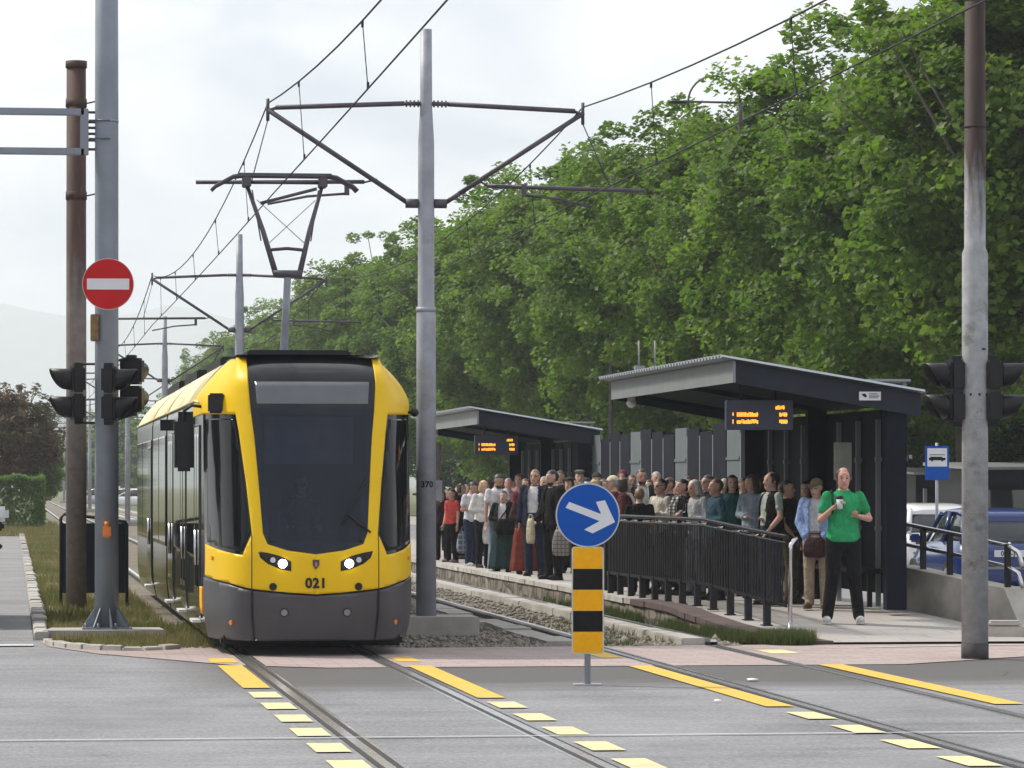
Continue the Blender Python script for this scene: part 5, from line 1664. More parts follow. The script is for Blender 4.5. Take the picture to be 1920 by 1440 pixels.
ok = ~((xx > 4.7) & (xx < 5.9) & (yy > MY[0] - 1.0) & (yy < MY[0] + .5)) & (np.abs(xx - 6.64) > .08) & (np.abs(xx - 8.08) > .08) & ~((xx > 7.7) & (xx < 8.0)) & ~((xx > 6.2) & (xx < 6.57) & (rs.rand(n) < .9))
xx, yy = xx[ok], yy[ok]; n = len(xx)
s = rs.gamma(2.0, .008, n) + .010
ax = rs.uniform(.6, 1.4, (n, 1, 3))
th = rs.rand(n) * 6.28; c_, s_ = np.cos(th), np.sin(th)
V = OC[None] * ax * s[:, None, None] * rs.uniform(.8, 1.2, (n, 6, 1))
V = np.stack([V[..., 0] * c_[:, None] - V[..., 1] * s_[:, None], V[..., 0] * s_[:, None] + V[..., 1] * c_[:, None], V[..., 2] * .7], -1) + np.stack([xx, yy, np.zeros(n)], 1)[:, None]
F = OF[None] + (np.arange(n) * 6)[:, None, None]
o = bpy.data.objects.new('ballast', arrmesh('ballast', V.reshape(-1, 3), F.reshape(-1, 3), ['stone'])); col.objects.link(o); tag(o, kind='stuff')
# litter on the road
for px, py, w_, lb in ((1410, 1278, .05, 'white scrap of litter on the dark asphalt between the empty track rails'), (1345, 1318, .03, 'tiny pale scrap of litter on the asphalt left of the long yellow line')):
    p = gp(px, py)
    b = MB(); b.add([(-w_, -w_, .004), (w_ * 1.2, -w_ * .7, .012), (w_, w_ * 2, .008), (-w_ * .8, w_ * 1.3, .014), (0, 0, .022)], [(0, 1, 4), (1, 2, 4), (2, 3, 4), (3, 0, 4), (0, 3, 2, 1)])
    o = b.build('litter', 'sign_white', loc=(p[0], p[1], .013)); tag(o, lb, 'litter')

# ------------------------------------------------------------------ far town, hills, haze
def tower_mat():
    m, nt, b = nt_new('far tower block')
    br = N(nt, 'ShaderNodeTexBrick'); br.offset = 0
    br.inputs['Color1'].default_value = (.10, .11, .13, 1); br.inputs['Color2'].default_value = (.16, .17, .19, 1); br.inputs['Mortar'].default_value = (.50, .49, .47, 1)
    br.inputs['Scale'].default_value = 1; br.inputs['Mortar Size'].default_value = .6; br.inputs['Brick Width'].default_value = 3; br.inputs['Row Height'].default_value = 3
    co = coord(nt)
    sx = N(nt, 'ShaderNodeSeparateXYZ'); L(nt, co, sx.inputs[0])
    ad = nt.nodes.new('ShaderNodeMath'); ad.operation = 'ADD'; L(nt, sx.outputs[0], ad.inputs[0]); L(nt, sx.outputs[1], ad.inputs[1])
    cb = N(nt, 'ShaderNodeCombineXYZ'); L(nt, ad.outputs[0], cb.inputs[0]); L(nt, sx.outputs[2], cb.inputs[1])
    L(nt, cb.outputs[0], br.inputs['Vector'])
    L(nt, br.outputs['Color'], b.inputs['Base Color'])
    return m
M['tower'] = tower_mat()
tb = ['far hazy tower block just left of the rusty pole', 'far hazy low block between the two left poles', 'far hazy block between grey pole and tram', 'far hazy broad block low behind the hedge corner']
for i, (px, t, w_, h_) in enumerate(((118, 2400, 24, 52), (170, 2600, 30, 50), (243, 2500, 40, 42), (95, 2700, 36, 30))):
    x, y = at(px, t)
    e = empty('tower_block', (x, y, 0), .2 * i, tb[i], 'building', 'far tower blocks in the haze')
    b = MB(); b.box(-w_ / 2, w_ / 2, -6, 6, 0, h_); b.build('wall', 'tower', e)
    b = MB(); b.box(-w_ / 2 + .5, w_ / 2 - .5, -5, 5, h_, h_ + .6); b.box(-1.5, 1.5, -1.5, 1.5, h_ + .6, h_ + 2.8); b.build('roof', 'concrete', e)
def hill(seed, t, base, prof):
    rs = np.random.RandomState(seed)
    b = MB(); n = 60
    rows = []
    for j, (dt, k) in enumerate(((-900, 0.0), (-600, .35), (-250, .75), (0, 1.0), (300, .7), (800, 0))):
        row = []
        for i in range(n):
            px = -500 + 3000 * i / (n - 1)
            x, y = at(px, t + dt)
            h = np.interp(px, [p[0] for p in prof], [p[1] for p in prof])
            zz = (zat(h, t) + t * .0011 * math.sin(px * .021 + seed) + t * .0006 * math.sin(px * .063 + 2 * seed)) * k - 2 * (k == 0)
            row.append((x, y, zz + rs.uniform(-.6, .6) * k))
        rows.append(row)
    b.loft(rows, 0, True, False, False)
    return tag(b.build('hills', mat('wooded hill', (.11, .135, .115), .95, 0, .4, .02)), kind='structure')
hill(1, 7900, 0, [(-500, 560), (0, 578), (120, 592), (240, 590), (330, 578), (460, 598), (800, 610), (2500, 600)])
hill(2, 3600, 0, [(-500, 800), (0, 805), (150, 812), (260, 800), (420, 780), (700, 790), (2500, 770)])
hz = MB(); hz.box(-4800, 6800, -45, 8900, -1.2, 460)
hm = bpy.data.materials.new('haze air'); hm.use_nodes = True
nt = hm.node_tree
for nd in list(nt.nodes):
    if nd.type == 'BSDF_PRINCIPLED': nt.nodes.remove(nd)
pv = N(nt, 'ShaderNodeVolumePrincipled')
pv.inputs['Color'].default_value = (.88, .93, 1.0, 1); pv.inputs['Density'].default_value = .00025; pv.inputs['Anisotropy'].default_value = .25
L(nt, pv.outputs[0], nt.nodes['Material Output'].inputs['Volume'])
M['haze'] = hm
ho = hz.build('haze', 'haze'); tag(ho, kind='stuff')
# ------------------------------------------------------------------ people
def skinm(name, c):
    m, nt, b = nt_new(name)
    f = ramp(nt, noise(nt, coord(nt), 14, 3), .3, .7)
    L(nt, mixc(nt, f, [x * .88 for x in c], [min(1, x * 1.1) for x in c]), b.inputs['Base Color'])
    b.inputs['Roughness'].default_value = .55; b.inputs['Subsurface Weight'].default_value = .05
    return m
SKIN = {'pale': skinm('pale skin', (.50, .31, .235)), 'tan': skinm('tanned skin', (.40, .235, .165)), 'red': skinm('ruddy skin', (.50, .27, .21))}
M['eye'] = mat('eyes and brows', (.03, .02, .018), .4)
M['lip'] = mat('lips', (.30, .11, .095), .5)
_cl = {}
def cloth(c, rough=.85, name='cloth'):
    k = tuple(round(x, 3) for x in c)
    if k not in _cl:
        m, nt, b = nt_new(name)
        co = coord(nt)
        f = ramp(nt, noise(nt, co, 9, 5, .6, .4), .3, .7)
        L(nt, mixc(nt, f, [x * .70 for x in c], [min(1, x * 1.18) for x in c]), b.inputs['Base Color'])
        b.inputs['Roughness'].default_value = rough; b.inputs['Specular IOR Level'].default_value = .12
        bump(nt, b, noise(nt, coord(nt, 'Object', (1, 1, .55)), 13, 4, .55, 1.2), .9, .06)
        _cl[k] = m
    return _cl[k]
HAIRC = {'black': (.012, .010, .010), 'dark': (.028, .020, .016), 'brown': (.07, .042, .026), 'light': (.20, .135, .075), 'blond': (.42, .30, .15), 'grey': (.30, .29, .28), 'white': (.55, .53, .50)}
_hm = {}
def hairm(k):
    if k not in _hm: _hm[k] = mat('hair ' + k, HAIRC[k], .5, 0, .3, 30, .5, .006, 60)
    return _hm[k]

def cone(b, p0, p1, r0, r1, n=12):       # tapered limb with round ends
    p0, p1 = Vector(p0), Vector(p1)
    d = p1 - p0; ln = d.length
    if ln < 1e-5: return b.ell(p0, (r0, r0, r0), n)
    q = d.to_track_quat('Z', 'Y').to_matrix().to_4x4(); tf = Matrix.Translation(p0) @ q
    rings = []
    for k in range(4): a = -PI / 2 + PI / 2 * (k + .3) / 4; rings.append((r0 * math.cos(a), r0 * math.sin(a)))
    for k in range(5): rings.append((r0 + (r1 - r0) * k / 4, ln * k / 4))
    for k in range(4): a = PI / 2 * (k + .7) / 4; rings.append((r1 * math.cos(a), ln + r1 * math.sin(a)))
    R_ = [[tf @ Vector((r * math.cos(2 * PI * j / n), r * math.sin(2 * PI * j / n), z)) for j in range(n)] for r, z in rings]
    return b.loft(R_, 0, True)
def rings_loft(b, rs, n=18, tf=None):     # (z, cx, cy, rx, ry)
    R_ = []
    for z, cx, cy, rx, ry in rs:
        row = [Vector((cx + rx * math.copysign(abs(math.cos(2 * PI * j / n)) ** .85, math.cos(2 * PI * j / n)), cy + ry * math.sin(2 * PI * j / n), z)) for j in range(n)]
        R_.append([tf @ v for v in row] if tf else row)
    return b.loft(R_, 0, True)
def remesh(b, name, voxel, smooth=2, mats=None):
    me = b.mesh(name, [])if False else None
    me = bpy.data.meshes.new(name); me.from_pydata([tuple(v) for v in b.v], [], b.f)
    bm = bmesh.new(); bm.from_mesh(me); bmesh.ops.recalc_face_normals(bm, faces=bm.faces[:]); bm.to_mesh(me); bm.free()
    o = bpy.data.objects.new(name, me); col.objects.link(o)
    md = o.modifiers.new('r', 'REMESH'); md.mode = 'VOXEL'; md.voxel_size = voxel; md.use_smooth_shade = True
    if smooth:
        sm_ = o.modifiers.new('s', 'SMOOTH'); sm_.factor = .5; sm_.iterations = smooth
    dg = bpy.context.evaluated_depsgraph_get()
    m2 = bpy.data.meshes.new_from_object(o.evaluated_get(dg))
    bpy.data.objects.remove(o); bpy.data.meshes.remove(me)
    m2.name = name
    m2.materials.clear()
    for m in mats or []: m2.materials.append(M[m] if isinstance(m, str) else m)
    m2.polygons.foreach_set('use_smooth', [True] * len(m2.polygons))
    return m2
def V3(*a): return Vector(a)
ARMS = {   # upper-arm and forearm directions for the arm on the +x side; -y is forwards
    'down': ((.16, .02, -1), (.08, -.14, -1)), 'relax': ((.22, .06, -1), (-.02, -.32, -1)),
    'phone': ((.20, .05, -1), (-.50, -1.0, .28)), 'chest': ((.26, -.05, -1), (-.62, -.62, .62)), 'fist': ((.42, .12, -1), (-.55, -1.0, .10)),
    'belly': ((.30, .05, -1), (-.95, -.62, -.12)), 'hand_low': ((.20, -.02, -1), (-.45, -.5, -.8)), 'bag': ((.18, -.1, -1), (.0, -.55, -.75)), 'reach': ((.15, -.5, -1), (-.1, -1, -.2)), 'face': ((.2, -.5, -.8), (-.35, -.25, 1.0)),
}
def make_person(pos, rz, h, label, skin='pale', hair=('short', 'dark'), top=((.5, .5, .5), 'short'), legs=('trousers', (.02, .025, .04)), shoes=(.04, .035, .03),
                arms=('down', 'down'), head=(0, 0), beard=None, jacket=None, fat=1.0, voxel=.015, glasses=None, group='people waiting at the tram stop', stance=.0, lean=0.0, hatc=None, collar=None):
    S = h / 1.732
    # skeleton
    hx = .105 + stance * .5
    hip = [V3(s * .095, 0, .91) for s in (-1, 1)]; knee = [V3(s * (.10 + stance * .35), -.02 + .015 * s, .49) for s in (-1, 1)]; ank = [V3(s * (.10 + stance), .015 + .02 * s, .085) for s in (-1, 1)]
    LN = Matrix.Translation((0, 0, .95)) @ Matrix.Rotation(-lean, 4, 'X') @ Matrix.Translation((0, 0, -.95))
    sh = [LN @ V3(s * .175 * (1 + .3 * (fat - 1)), .005, 1.425) for s in (-1, 1)]
    el, wr = [], []
    for i, s in enumerate((-1, 1)):
        u, f = ARMS[arms[i]]
        u = Vector((u[0] * s, u[1], u[2])).normalized(); f = Vector((f[0] * s, f[1], f[2])).normalized()
        el.append(sh[i] + u * .285); wr.append(el[i] + f * .245)
    hc = LN @ V3(0, -.012, 1.628)
    HR = Matrix.Translation(LN @ V3(0, 0, 1.497)) @ Euler((head[1], 0, head[0])).to_matrix().to_4x4() @ Matrix.Translation(-V3(0, 0, 1.52))
    def H(x, y, z): return HR @ V3(x, y, z)
    b = MB()
    torso = [(.84, 0, .01, .12 * fat, .09 * fat), (.90, 0, .01, .168 * fat, .118 * fat), (1.0, 0, 0, .160 * fat, .115 * fat), (1.10, 0, 0, .140 * fat, .10 * fat), (1.25, 0, 0, .158 * fat, .108 * fat), (1.36, 0, 0, .172, .102), (1.42, 0, .005, .150, .085), (1.47, 0, .01, .075, .065), (1.50, 0, .01, .05, .05)]
    rings_loft(b, torso, 18, LN)
    for i in (0, 1):
        s = (-1, 1)[i]
        cone(b, hip[i], knee[i], .088 * fat, .056); cone(b, knee[i], ank[i], .055, .037)
        b.ell(ank[i] + V3(.01 * s, -.055, -.05), (.042, .125, .036), 12)
        cone(b, sh[i] + V3(0, 0, -.014), el[i], .044 * (1 + .4 * (fat - 1)), .038); cone(b, el[i], wr[i], .040, .026)
        # hand: palm, four unequal bent fingers, thumb from the side of the palm
        f = (wr[i] - el[i]).normalized()
        side = f.cross(V3(0, 0, 1)) if abs(f.z) < .9 else f.cross(V3(0, 1, 0)); side.normalize()
        if side.x * s > 0 and abs(f.z) < .9: side = -side
        nrm = f.cross(side).normalized()
        if abs(f.z) >= .9: nrm = V3(-s, 0, 0); side = V3(0, -1, 0)
        pc = wr[i] + f * .055
        q = Matrix((side, nrm, f)).transposed().to_4x4()
        b.ell((0, 0, 0), (.038, .018, .058), 10, 0, Matrix.Translation(pc) @ q)
        curl = .55 if arms[i] in ('fist', 'phone', 'chest', 'bag', 'hand_low') else .22
        for k in range(4):
            o = (k - 1.5) * .0185
            ln_ = (.026, .031, .029, .023)[k]
            p0 = pc + f * .05 + side * o; a1 = f * math.cos(curl) + nrm * math.sin(curl) * (-1 if curl > .3 else 1) * s * (1 if abs(f.z) >= .9 else s)
            p1 = p0 + a1 * ln_ * 1.3; a2 = f * math.cos(curl * 2.4) + nrm * math.sin(curl * 2.4) * (-1 if curl > .3 else 1) * s * (1 if abs(f.z) >= .9 else s); p2 = p1 + a2 * ln_ * 1.2
            cone(b, p0, p1, .0095, .009, 7); cone(b, p1, p2, .009, .0075, 7)
        t0 = pc - side * -.030 + f * -.01; t1 = t0 + (side * .8 + f * .7).normalized() * .036; cone(b, t0, t1, .0115, .0105, 7); cone(b, t1, t1 + (side * .2 + f * 1).normalized() * .03, .0105, .0085, 7)
    # neck and head
    cone(b, LN @ V3(0, .012, 1.44), H(0, .008, 1.56), .056, .052)
    b.ell((0, .012, 1.660), (.073, .092, .092), 18, 0, HR)
    rings_loft(b, [(1.515, 0, -.052, .022, .022), (1.53, 0, -.042, .045, .046), (1.56, 0, -.028, .058, .064), (1.60, 0, -.018, .066, .076), (1.65, 0, -.006, .071, .088), (1.70, 0, .0, .066, .085)], 18, HR)
    cone(b, H(0, -.088, 1.652), H(0, -.109, 1.606), .009, .0145, 8)          # nose
    cone(b, H(-.034, -.080, 1.668), H(.034, -.080, 1.668), .012, .012, 8)      # brow
    b.ell((0, -.086, 1.566), (.024, .012, .010), 8, 0, HR)                     # mouth
    b.ell((0, -.078, 1.530), (.020, .016, .014), 8, 0, HR)                     # chin
    for s in (-1, 1): b.ell((s * .073, .012, 1.628), (.012, .022, .032), 8, 0, HR)
    me = remesh(b, 'person', voxel if voxel < .012 else .0120, 1, [SKIN[skin], 'eye', 'lip'])
    inv = HR.inverted()
    for p in me.polygons:
        c = inv @ p.center
        if c.z > 1.53 and c.y < -.055:
            if (abs(abs(c.x) - .031) < .0125 and abs(c.z - 1.640) < .0055) or (voxel < .01 and abs(abs(c.x) - .033) < .017 and abs(c.z - 1.6645) < .0035): p.material_index = 1
            elif abs(c.x) < .026 and abs(c.z - 1.567) < .007: p.material_index = 2
    root = bpy.data.objects.new('person', me); col.objects.link(root)
    root.location = pos; root.rotation_euler = (0, 0, rz); root.scale = (S, S, S)
    tag(root, label, 'person', group)
    def child(name, me): o = bpy.data.objects.new(name, me); col.objects.link(o); o.parent = root; return o
    # trousers, shorts or skirt
    kind, lc = legs[0], legs[1]
    b = MB()
    if kind in ('trousers', 'shorts'):
        rings_loft(b, [(.82, 0, .01, .14 * fat, .105 * fat), (.90, 0, .01, .183 * fat, .135 * fat), (1.0, 0, 0, .172 * fat, .128 * fat), (1.05, 0, 0, .16 * fat, .118 * fat)])
        for i in (0, 1):
            k_ = knee[i]
            if kind == 'trousers':
                cone(b, hip[i], k_, .104 * fat, .076); cone(b, k_, ank[i] + V3(0, 0, .0), .076, .066)
                b.ell(ank[i] + V3(0, -.03, -.01), (.062, .075, .04), 10)
            else: cone(b, hip[i], k_ + V3(0, 0, .05), .108 * fat, .09)
        child('trousers' if kind == 'trousers' else 'shorts', remesh(b, 'trousers', .017, 2, [cloth(lc)]))
    else:
        zb = .07 if kind == 'long_skirt' else .42
        n = 44
        R_ = []
        for j in range(12):
            u = j / 11; z = 1.04 + (zb - 1.04) * u
            rx, ry = (.150 + .04 * min(1, u * 4) + .10 * u ** 1.2) * fat, (.115 + .035 * min(1, u * 4) + .085 * u ** 1.2) * fat
            R_.append([(rx * math.cos(2 * PI * k / n) * (1 + .05 * u * math.sin(9 * 2 * PI * k / n)), ry * math.sin(2 * PI * k / n) * (1 + .07 * u * math.sin(9 * 2 * PI * k / n + .6)), z) for k in range(n)])
        b.loft(R_, 0, True); child('skirt', b.mesh('skirt', cloth(lc)))
    # top
    def garment(name, c, sleeve, grow, zlow, openf=False):
        b = MB()
        g = grow
        rings_loft(b, [(zlow, 0, .0, .172 * fat + g, .125 * fat + g), (zlow + .06, 0, .0, .176 * fat + g, .128 * fat + g), (1.0 if zlow < .96 else zlow + .08, 0, 0, .166 * fat + g, .122 * fat + g), (1.12, 0, 0, .152 * fat + g, .112 * fat + g), (1.26, 0, 0, .164 * fat + g, .116 * fat + g), (1.36, 0, 0, .178 + g, .108 + g), (1.425, 0, .005, .152 + g, .088 + g), (1.462, 0, .01, .085 + g * .6, .066 + g * .6), (1.485, 0, .012, .062, .06)], 20, LN)
        for i in (0, 1):
            if sleeve == 'none': continue
            k = .62 if sleeve == 'short' else 1
            cone(b, sh[i] + V3(0, 0, -.012), sh[i].lerp(el[i], k), .054 + g, .052 + g * 1.2)
            if sleeve == 'long': cone(b, el[i], el[i].lerp(wr[i], .95), .051 + g, .038 + g)
        m2 = remesh(b, name, .016, 2, [cloth(c)])
        if openf:
            bm = bmesh.new(); bm.from_mesh(m2)
            inv2 = LN.inverted()
            dl = [f for f in bm.faces if (lambda q: q.y < -.02 and abs(q.x) < .035 + .10 * max(0, (1.0 - abs(q.z - 1.2) * 1.2)) * .6 and q.z < 1.47)(inv2 @ f.calc_center_median())]
            bmesh.ops.delete(bm, geom=dl, context='FACES'); bm.to_mesh(m2); bm.free()
        return child(name, m2)
    tname = 'shirt'
    garment(tname, top[0], top[1] if not jacket else 'short', .006 if not jacket else .0, .90)
    if jacket: garment('jacket', jacket[0], 'none' if len(jacket) > 2 and jacket[2] == 'vest' else 'long', .022, jacket[1] if len(jacket) > 1 else .86, True)
    if collar:
        b = MB(); b.tube([LN @ V3(.066 * math.cos(a), .012 + .064 * math.sin(a), 1.485 - .018 * (1 - math.sin(a)) * .5) for a in [R(-65 + 310 * k / 16 - 0) + R(0) for k in range(17)]], .011, 6); child('collar', b.mesh('collar', cloth(collar)))
    # shoes
    for i in (0, 1):
        s = (-1, 1)[i]; b = MB()
        c = ank[i] + V3(.012 * s, -.06, -.04)
        b.ell(c, (.050, .142, .045), 14); b.ell(c + V3(0, .07, .035), (.045, .06, .05), 12)
        b.loft([[(c.x + .052 * math.cos(2 * PI * k / 18), c.y + .148 * math.sin(2 * PI * k / 18), z) for k in range(18)] for z in (.0, .026)], 0, False)
        child('shoe', b.mesh('shoe', cloth(shoes, .6)))
    # hair and headgear
    hs, hcx = hair
    def dome(rx, ry, rz_, keep, cz=1.655, cy=.014, n=26, thick=True):
        b = MB(); b.ell((0, cy, cz), (rx, ry, rz_), n)
        f2 = []
        for f in b.f:
            c = sum((Vector(b.v[i]) for i in f), Vector()) / len(f)
            if keep(c): f2.append(f)
        b.m = b.m[:len(f2)]; b.sm = b.sm[:len(f2)]; b.f = f2
        b.v = [tuple(HR @ Vector(v)) for v in b.v]
        return b
    def kshort(c): return (c.z > 1.705 - .35 * max(0, c.y + .03)) if c.y < .10 and c.y > -.2 and not (c.y > .03) else c.z > 1.565
    if hs != 'scarf':
        if hs == 'bald': b = dome(.085, .105, .101, lambda c: (c.y > -.04 and 1.60 < c.z < 1.722) or (c.y > .045 and c.z > 1.58))
        else: b = dome(.082, .104, .102, kshort)
        if hs == 'long':
            b.v = list(b.v)
            R_ = [[tuple(HR @ Vector(((rx * math.cos(a)), .025 + ry * math.sin(a), z))) for a in [R(-38 + 256 * k / 16) for k in range(17)]] for z, rx, ry in ((1.72, .078, .09), (1.64, .088, .095), (1.54, .098, .095), (1.42, .115, .095), (1.33, .10, .09))]
            b.loft(R_, 0, True, False, False)
        if hs == 'bob':
            R_ = [[tuple(HR @ Vector(((rx * math.cos(a)), .02 + ry * math.sin(a), z))) for a in [R(-42 + 264 * k / 16) for k in range(17)]] for z, rx, ry in ((1.72, .078, .09), (1.65, .090, .098), (1.57, .096, .10), (1.53, .085, .085))]
            b.loft(R_, 0, True, False, False)
        if hs == 'tail':
            b.tube([HR @ V3(0, .10, 1.69), HR @ V3(0, .145, 1.66), HR @ V3(0, .155, 1.56), HR @ V3(0, .135, 1.44)], [.03, .035, .035, .012], 8)
        if hs == 'bun': b.ell(HR @ V3(0, .12, 1.70), (.04, .04, .04), 10)
        child('hair', b.mesh('hair', hairm(hcx)))
    if hs == 'scarf':
        b = MB()
        b.ell((0, .012, 1.655), (.090, .108, .106), 22); rings_loft(b, [(1.40, 0, .0, .15, .11), (1.46, 0, 0, .12, .095), (1.53, 0, -.005, .085, .085), (1.60, 0, .0, .086, .094), (1.66, 0, .01, .088, .1)], 20)
        b.v = [tuple(HR @ Vector(v)) for v in b.v]
        m2 = remesh(b, 'headscarf', .013, 2, [cloth(hatc)])
        bm = bmesh.new(); bm.from_mesh(m2)
        dl = [f for f in bm.faces if (lambda q: q.y < -.045 and (q.x / .052) ** 2 + ((q.z - 1.622) / .082) ** 2 < 1)(inv @ f.calc_center_median())]
        bmesh.ops.delete(bm, geom=dl, context='FACES'); bm.to_mesh(m2); bm.free()
        child('headscarf', m2)
    elif hatc and hs != 'scarf':
        hk = hatc[0]; hcol = hatc[1]
        if hk == 'cap':
            b = dome(.088, .110, .100, lambda c: c.z > 1.675, 1.665)
            n = 14
            P_ = [(.078 * math.cos(a), -.065 - .10 * math.sin(a), 1.688 - .018 * math.sin(a)) for a in [PI * k / n for k in range(n + 1)]]
            b.add([HR @ Vector(p) for p in P_] + [HR @ (Vector(p) + V3(0, 0, .008)) for p in P_], [list(range(n + 1)), [n + 1 + k for k in range(n + 1)]] + [(k, k + 1, n + 2 + k, n + 1 + k) for k in range(n)])
        elif hk == 'flat':
            b = MB(); b.ell((0, -.01, 1.735), (.098, .125, .035), 20, 0, HR); b.ell((0, -.10, 1.718), (.07, .05, .012), 14, 0, HR)
        elif hk == 'hat':
            b = MB(); b.ell((0, .01, 1.70), (.15, .165, .012), 20, 0, HR); b.ell((0, .01, 1.72), (.092, .112, .085), 18, 0, HR)
        else:
            b = dome(.088, .110, .108, lambda c: c.z > 1.67 - .4 * max(0, c.y), 1.66)
        child('hat' if hk != 'cap' else 'cap', b.mesh('hat', cloth(hcol)))
    if beard:
        b = MB(); b.ell((0, -.035, 1.553), (.061, .062, .050), 16, 0, HR)
        b.f = [f for f in b.f if (lambda c: c.z < 1.60 and not (abs(c.x) < .022 and c.z > 1.562))(inv @ (sum((Vector(b.v[i]) for i in f), Vector()) / len(f)))]
        b.m = b.m[:len(b.f)]; b.sm = b.sm[:len(b.f)]
        child('beard', b.mesh('beard', hairm(beard)))
    if glasses:
        b = MB()
        for s in (-1, 1):
            if glasses == 'sun': b.ell((s * .032, -.088, 1.640), (.026, .008, .02), 10, 0, HR)
            else: b.tube([HR @ V3(s * .032 + .024 * math.cos(a), -.092, 1.640 + .018 * math.sin(a)) for a in [2 * PI * k / 12 for k in range(13)]], .003, 5)
            b.tube([HR @ V3(s * .058, -.085, 1.645), HR @ V3(s * .076, .01, 1.648)], .0035, 5)
        b.tube([HR @ V3(-.01, -.094, 1.645), HR @ V3(.01, -.094, 1.645)], .0035, 5)
        child('glasses', b.mesh('glasses', 'black'))
    W = Matrix.Translation(Vector(pos)) @ Matrix.Rotation(rz, 4, 'Z') @ Matrix.Diagonal((S, S, S, 1))
    return {'o': root, 'W': W, 'wr': [W @ v for v in wr], 'el': [W @ v for v in el], 'sh': [W @ v for v in sh], 'hand': [W @ (w_ + (w_ - e_).normalized() * .09) for w_, e_ in zip(wr, el)], 'LN': LN}
def stand(px, py, X, **k):      # stand on the platform in column px with the head top at py
    t = tx(px, X); y = yof(X, t); z = pz(y)
    h = zat(py, t) - z
    return dict(pos=(X, y, z), h=max(1.45, min(1.97, h)), **k)
def person(px, py, X, face, label, **k):
    d = stand(px, py, X)
    return make_person(d['pos'], R(face), d['h'], label, **k)
K, NV, WH, BLK, GY_ = (.02, .02, .024), (.022, .028, .05), (.66, .65, .67), (.012, .012, .014), (.16, .165, .18)
# face: 0 looks at the camera, 90 to the right of the picture, -90 to the left, 180 away
pp = {}
pp['green'] = person(1581, 876, 10.18, -8, 'man in bright green polo shirt, black trousers and white trainers holding a dark cup', skin='red', hair=('bald', 'dark'), top=((.030, .34, .13), 'short'), legs=('trousers', (.010, .010, .012)), shoes=(.6, .59, .58), arms=('chest', 'fist'), head=(R(4), R(4)), voxel=.0072, stance=.075, fat=1.06, collar=(.10, .50, .25))
pp['cap'] = person(1532, 897, 10.35, -26, 'person in khaki cap, open light blue shirt and beige trousers', skin='pale', hair=('short', 'grey'), hatc=('cap', (.20, .165, .095)), top=((.55, .58, .66), 'short'), jacket=((.25, .36, .62), .84), legs=('trousers', (.34, .275, .20)), shoes=(.16, .10, .07), arms=('hand_low', 'hand_low'), head=(R(-12), R(12)))
pp['blacktee'] = person(1483, 900, 10.3, 58, 'dark-haired man in black T-shirt and olive trousers behind the railing end', skin='tan', hair=('short', 'black'), top=(BLK, 'short'), legs=('trousers', (.085, .075, .042)), arms=('hand_low', 'relax'), lean=R(5))
pp['vest'] = person(1446, 884, 9.95, -72, 'bald man in dark vest over pale green T-shirt behind the railing', skin='pale', hair=('bald', 'black'), top=((.36, .42, .37), 'short'), jacket=((.014, .013, .013), .9, 'vest'), legs=('trousers', NV), arms=('belly', 'hand_low'), fat=1.1)
pp['p1410'] = person(1411, 889, 10.45, -50, 'light brown-haired woman in pale blue top turned left, beside the man in the dark vest', hair=('long', 'brown'), top=((.25, .31, .38), 'long'), legs=('trousers', K), arms=('belly', 'down'), head=(R(-15), R(10)))
pp['p1374'] = person(1373, 890, 10.25, -4, 'woman with long black hair and teal top facing the tracks behind the railing', hair=('long', 'black'), top=((.03, .11, .115), 'long'), legs=('trousers', K), arms=('down', 'relax'))
pp['p1343'] = person(1342, 897, 9.6, -80, 'short-haired tanned man in dark teal jacket facing left behind the railing', skin='tan', hair=('short', 'brown'), top=((.03, .075, .10), 'long'), legs=('trousers', K), arms=('down', 'belly'), fat=1.1)
pp['p1328'] = person(1327, 890, 10.6, -60, 'dark-haired man in sunglasses half hidden behind the man in the teal jacket', hair=('short', 'black'), glasses='sun', top=(K, 'long'), legs=('trousers', K), head=(R(-10), 0))
pp['p1304'] = person(1304, 899, 9.7, -55, 'white-haired woman in pale grey jacket behind the railing', hair=('bob', 'white'), top=((.5, .5, .5), 'short'), jacket=((.42, .44, .46), .84), legs=('trousers', GY_), arms=('phone', 'belly'), head=(R(-10), R(12)))
pp['p1280'] = person(1279, 898, 9.55, -78, 'woman with black ponytail and striped scarf over black jacket facing left', hair=('tail', 'black'), top=((.5, .49, .47), 'short'), jacket=(BLK, .84), legs=('trousers', BLK), arms=('belly', 'down'))
pp['p1255'] = person(1254, 895, 10.1, -65, 'brown-haired man in dark navy sweater behind the woman in the cream blouse', hair=('short', 'brown'), top=(NV, 'long'), legs=('trousers', K))
pp['p1238'] = person(1238, 897, 9.35, -62, 'dark-haired woman in sunglasses and cream blouse behind the railing', hair=('bun', 'dark'), glasses='sun', top=((.58, .54, .47), 'long'), legs=('trousers', K), arms=('belly', 'phone'))
pp['p1232'] = person(1231, 884, 10.7, 10, 'grey-haired tall man behind the woman in the cream blouse', hair=('short', 'grey'), top=(GY_, 'long'), legs=('trousers', K))
pp['p1204'] = person(1203, 878, 10.3, 4, 'dark-haired bearded man in dark jacket with white lanyard facing the camera', skin='tan', hair=('short', 'black'), beard='black', top=((.55, .55, .55), 'short'), jacket=((.03, .035, .045), .86), legs=('trousers', NV), head=(0, R(10)))
pp['p1200'] = person(1199, 914, 8.98, 175, 'short fair-haired child in black top seen from behind at the railing', hair=('short', 'light'), top=(BLK, 'short'), legs=('trousers', BLK))
pp['p1173'] = person(1172, 895, 9.45, 78, 'brown-haired woman in maroon cardigan with white scarf facing right', hair=('bob', 'dark'), top=((.55, .52, .50), 'short'), jacket=((.085, .018, .024), .84), legs=('trousers', K), arms=('belly', 'down'))
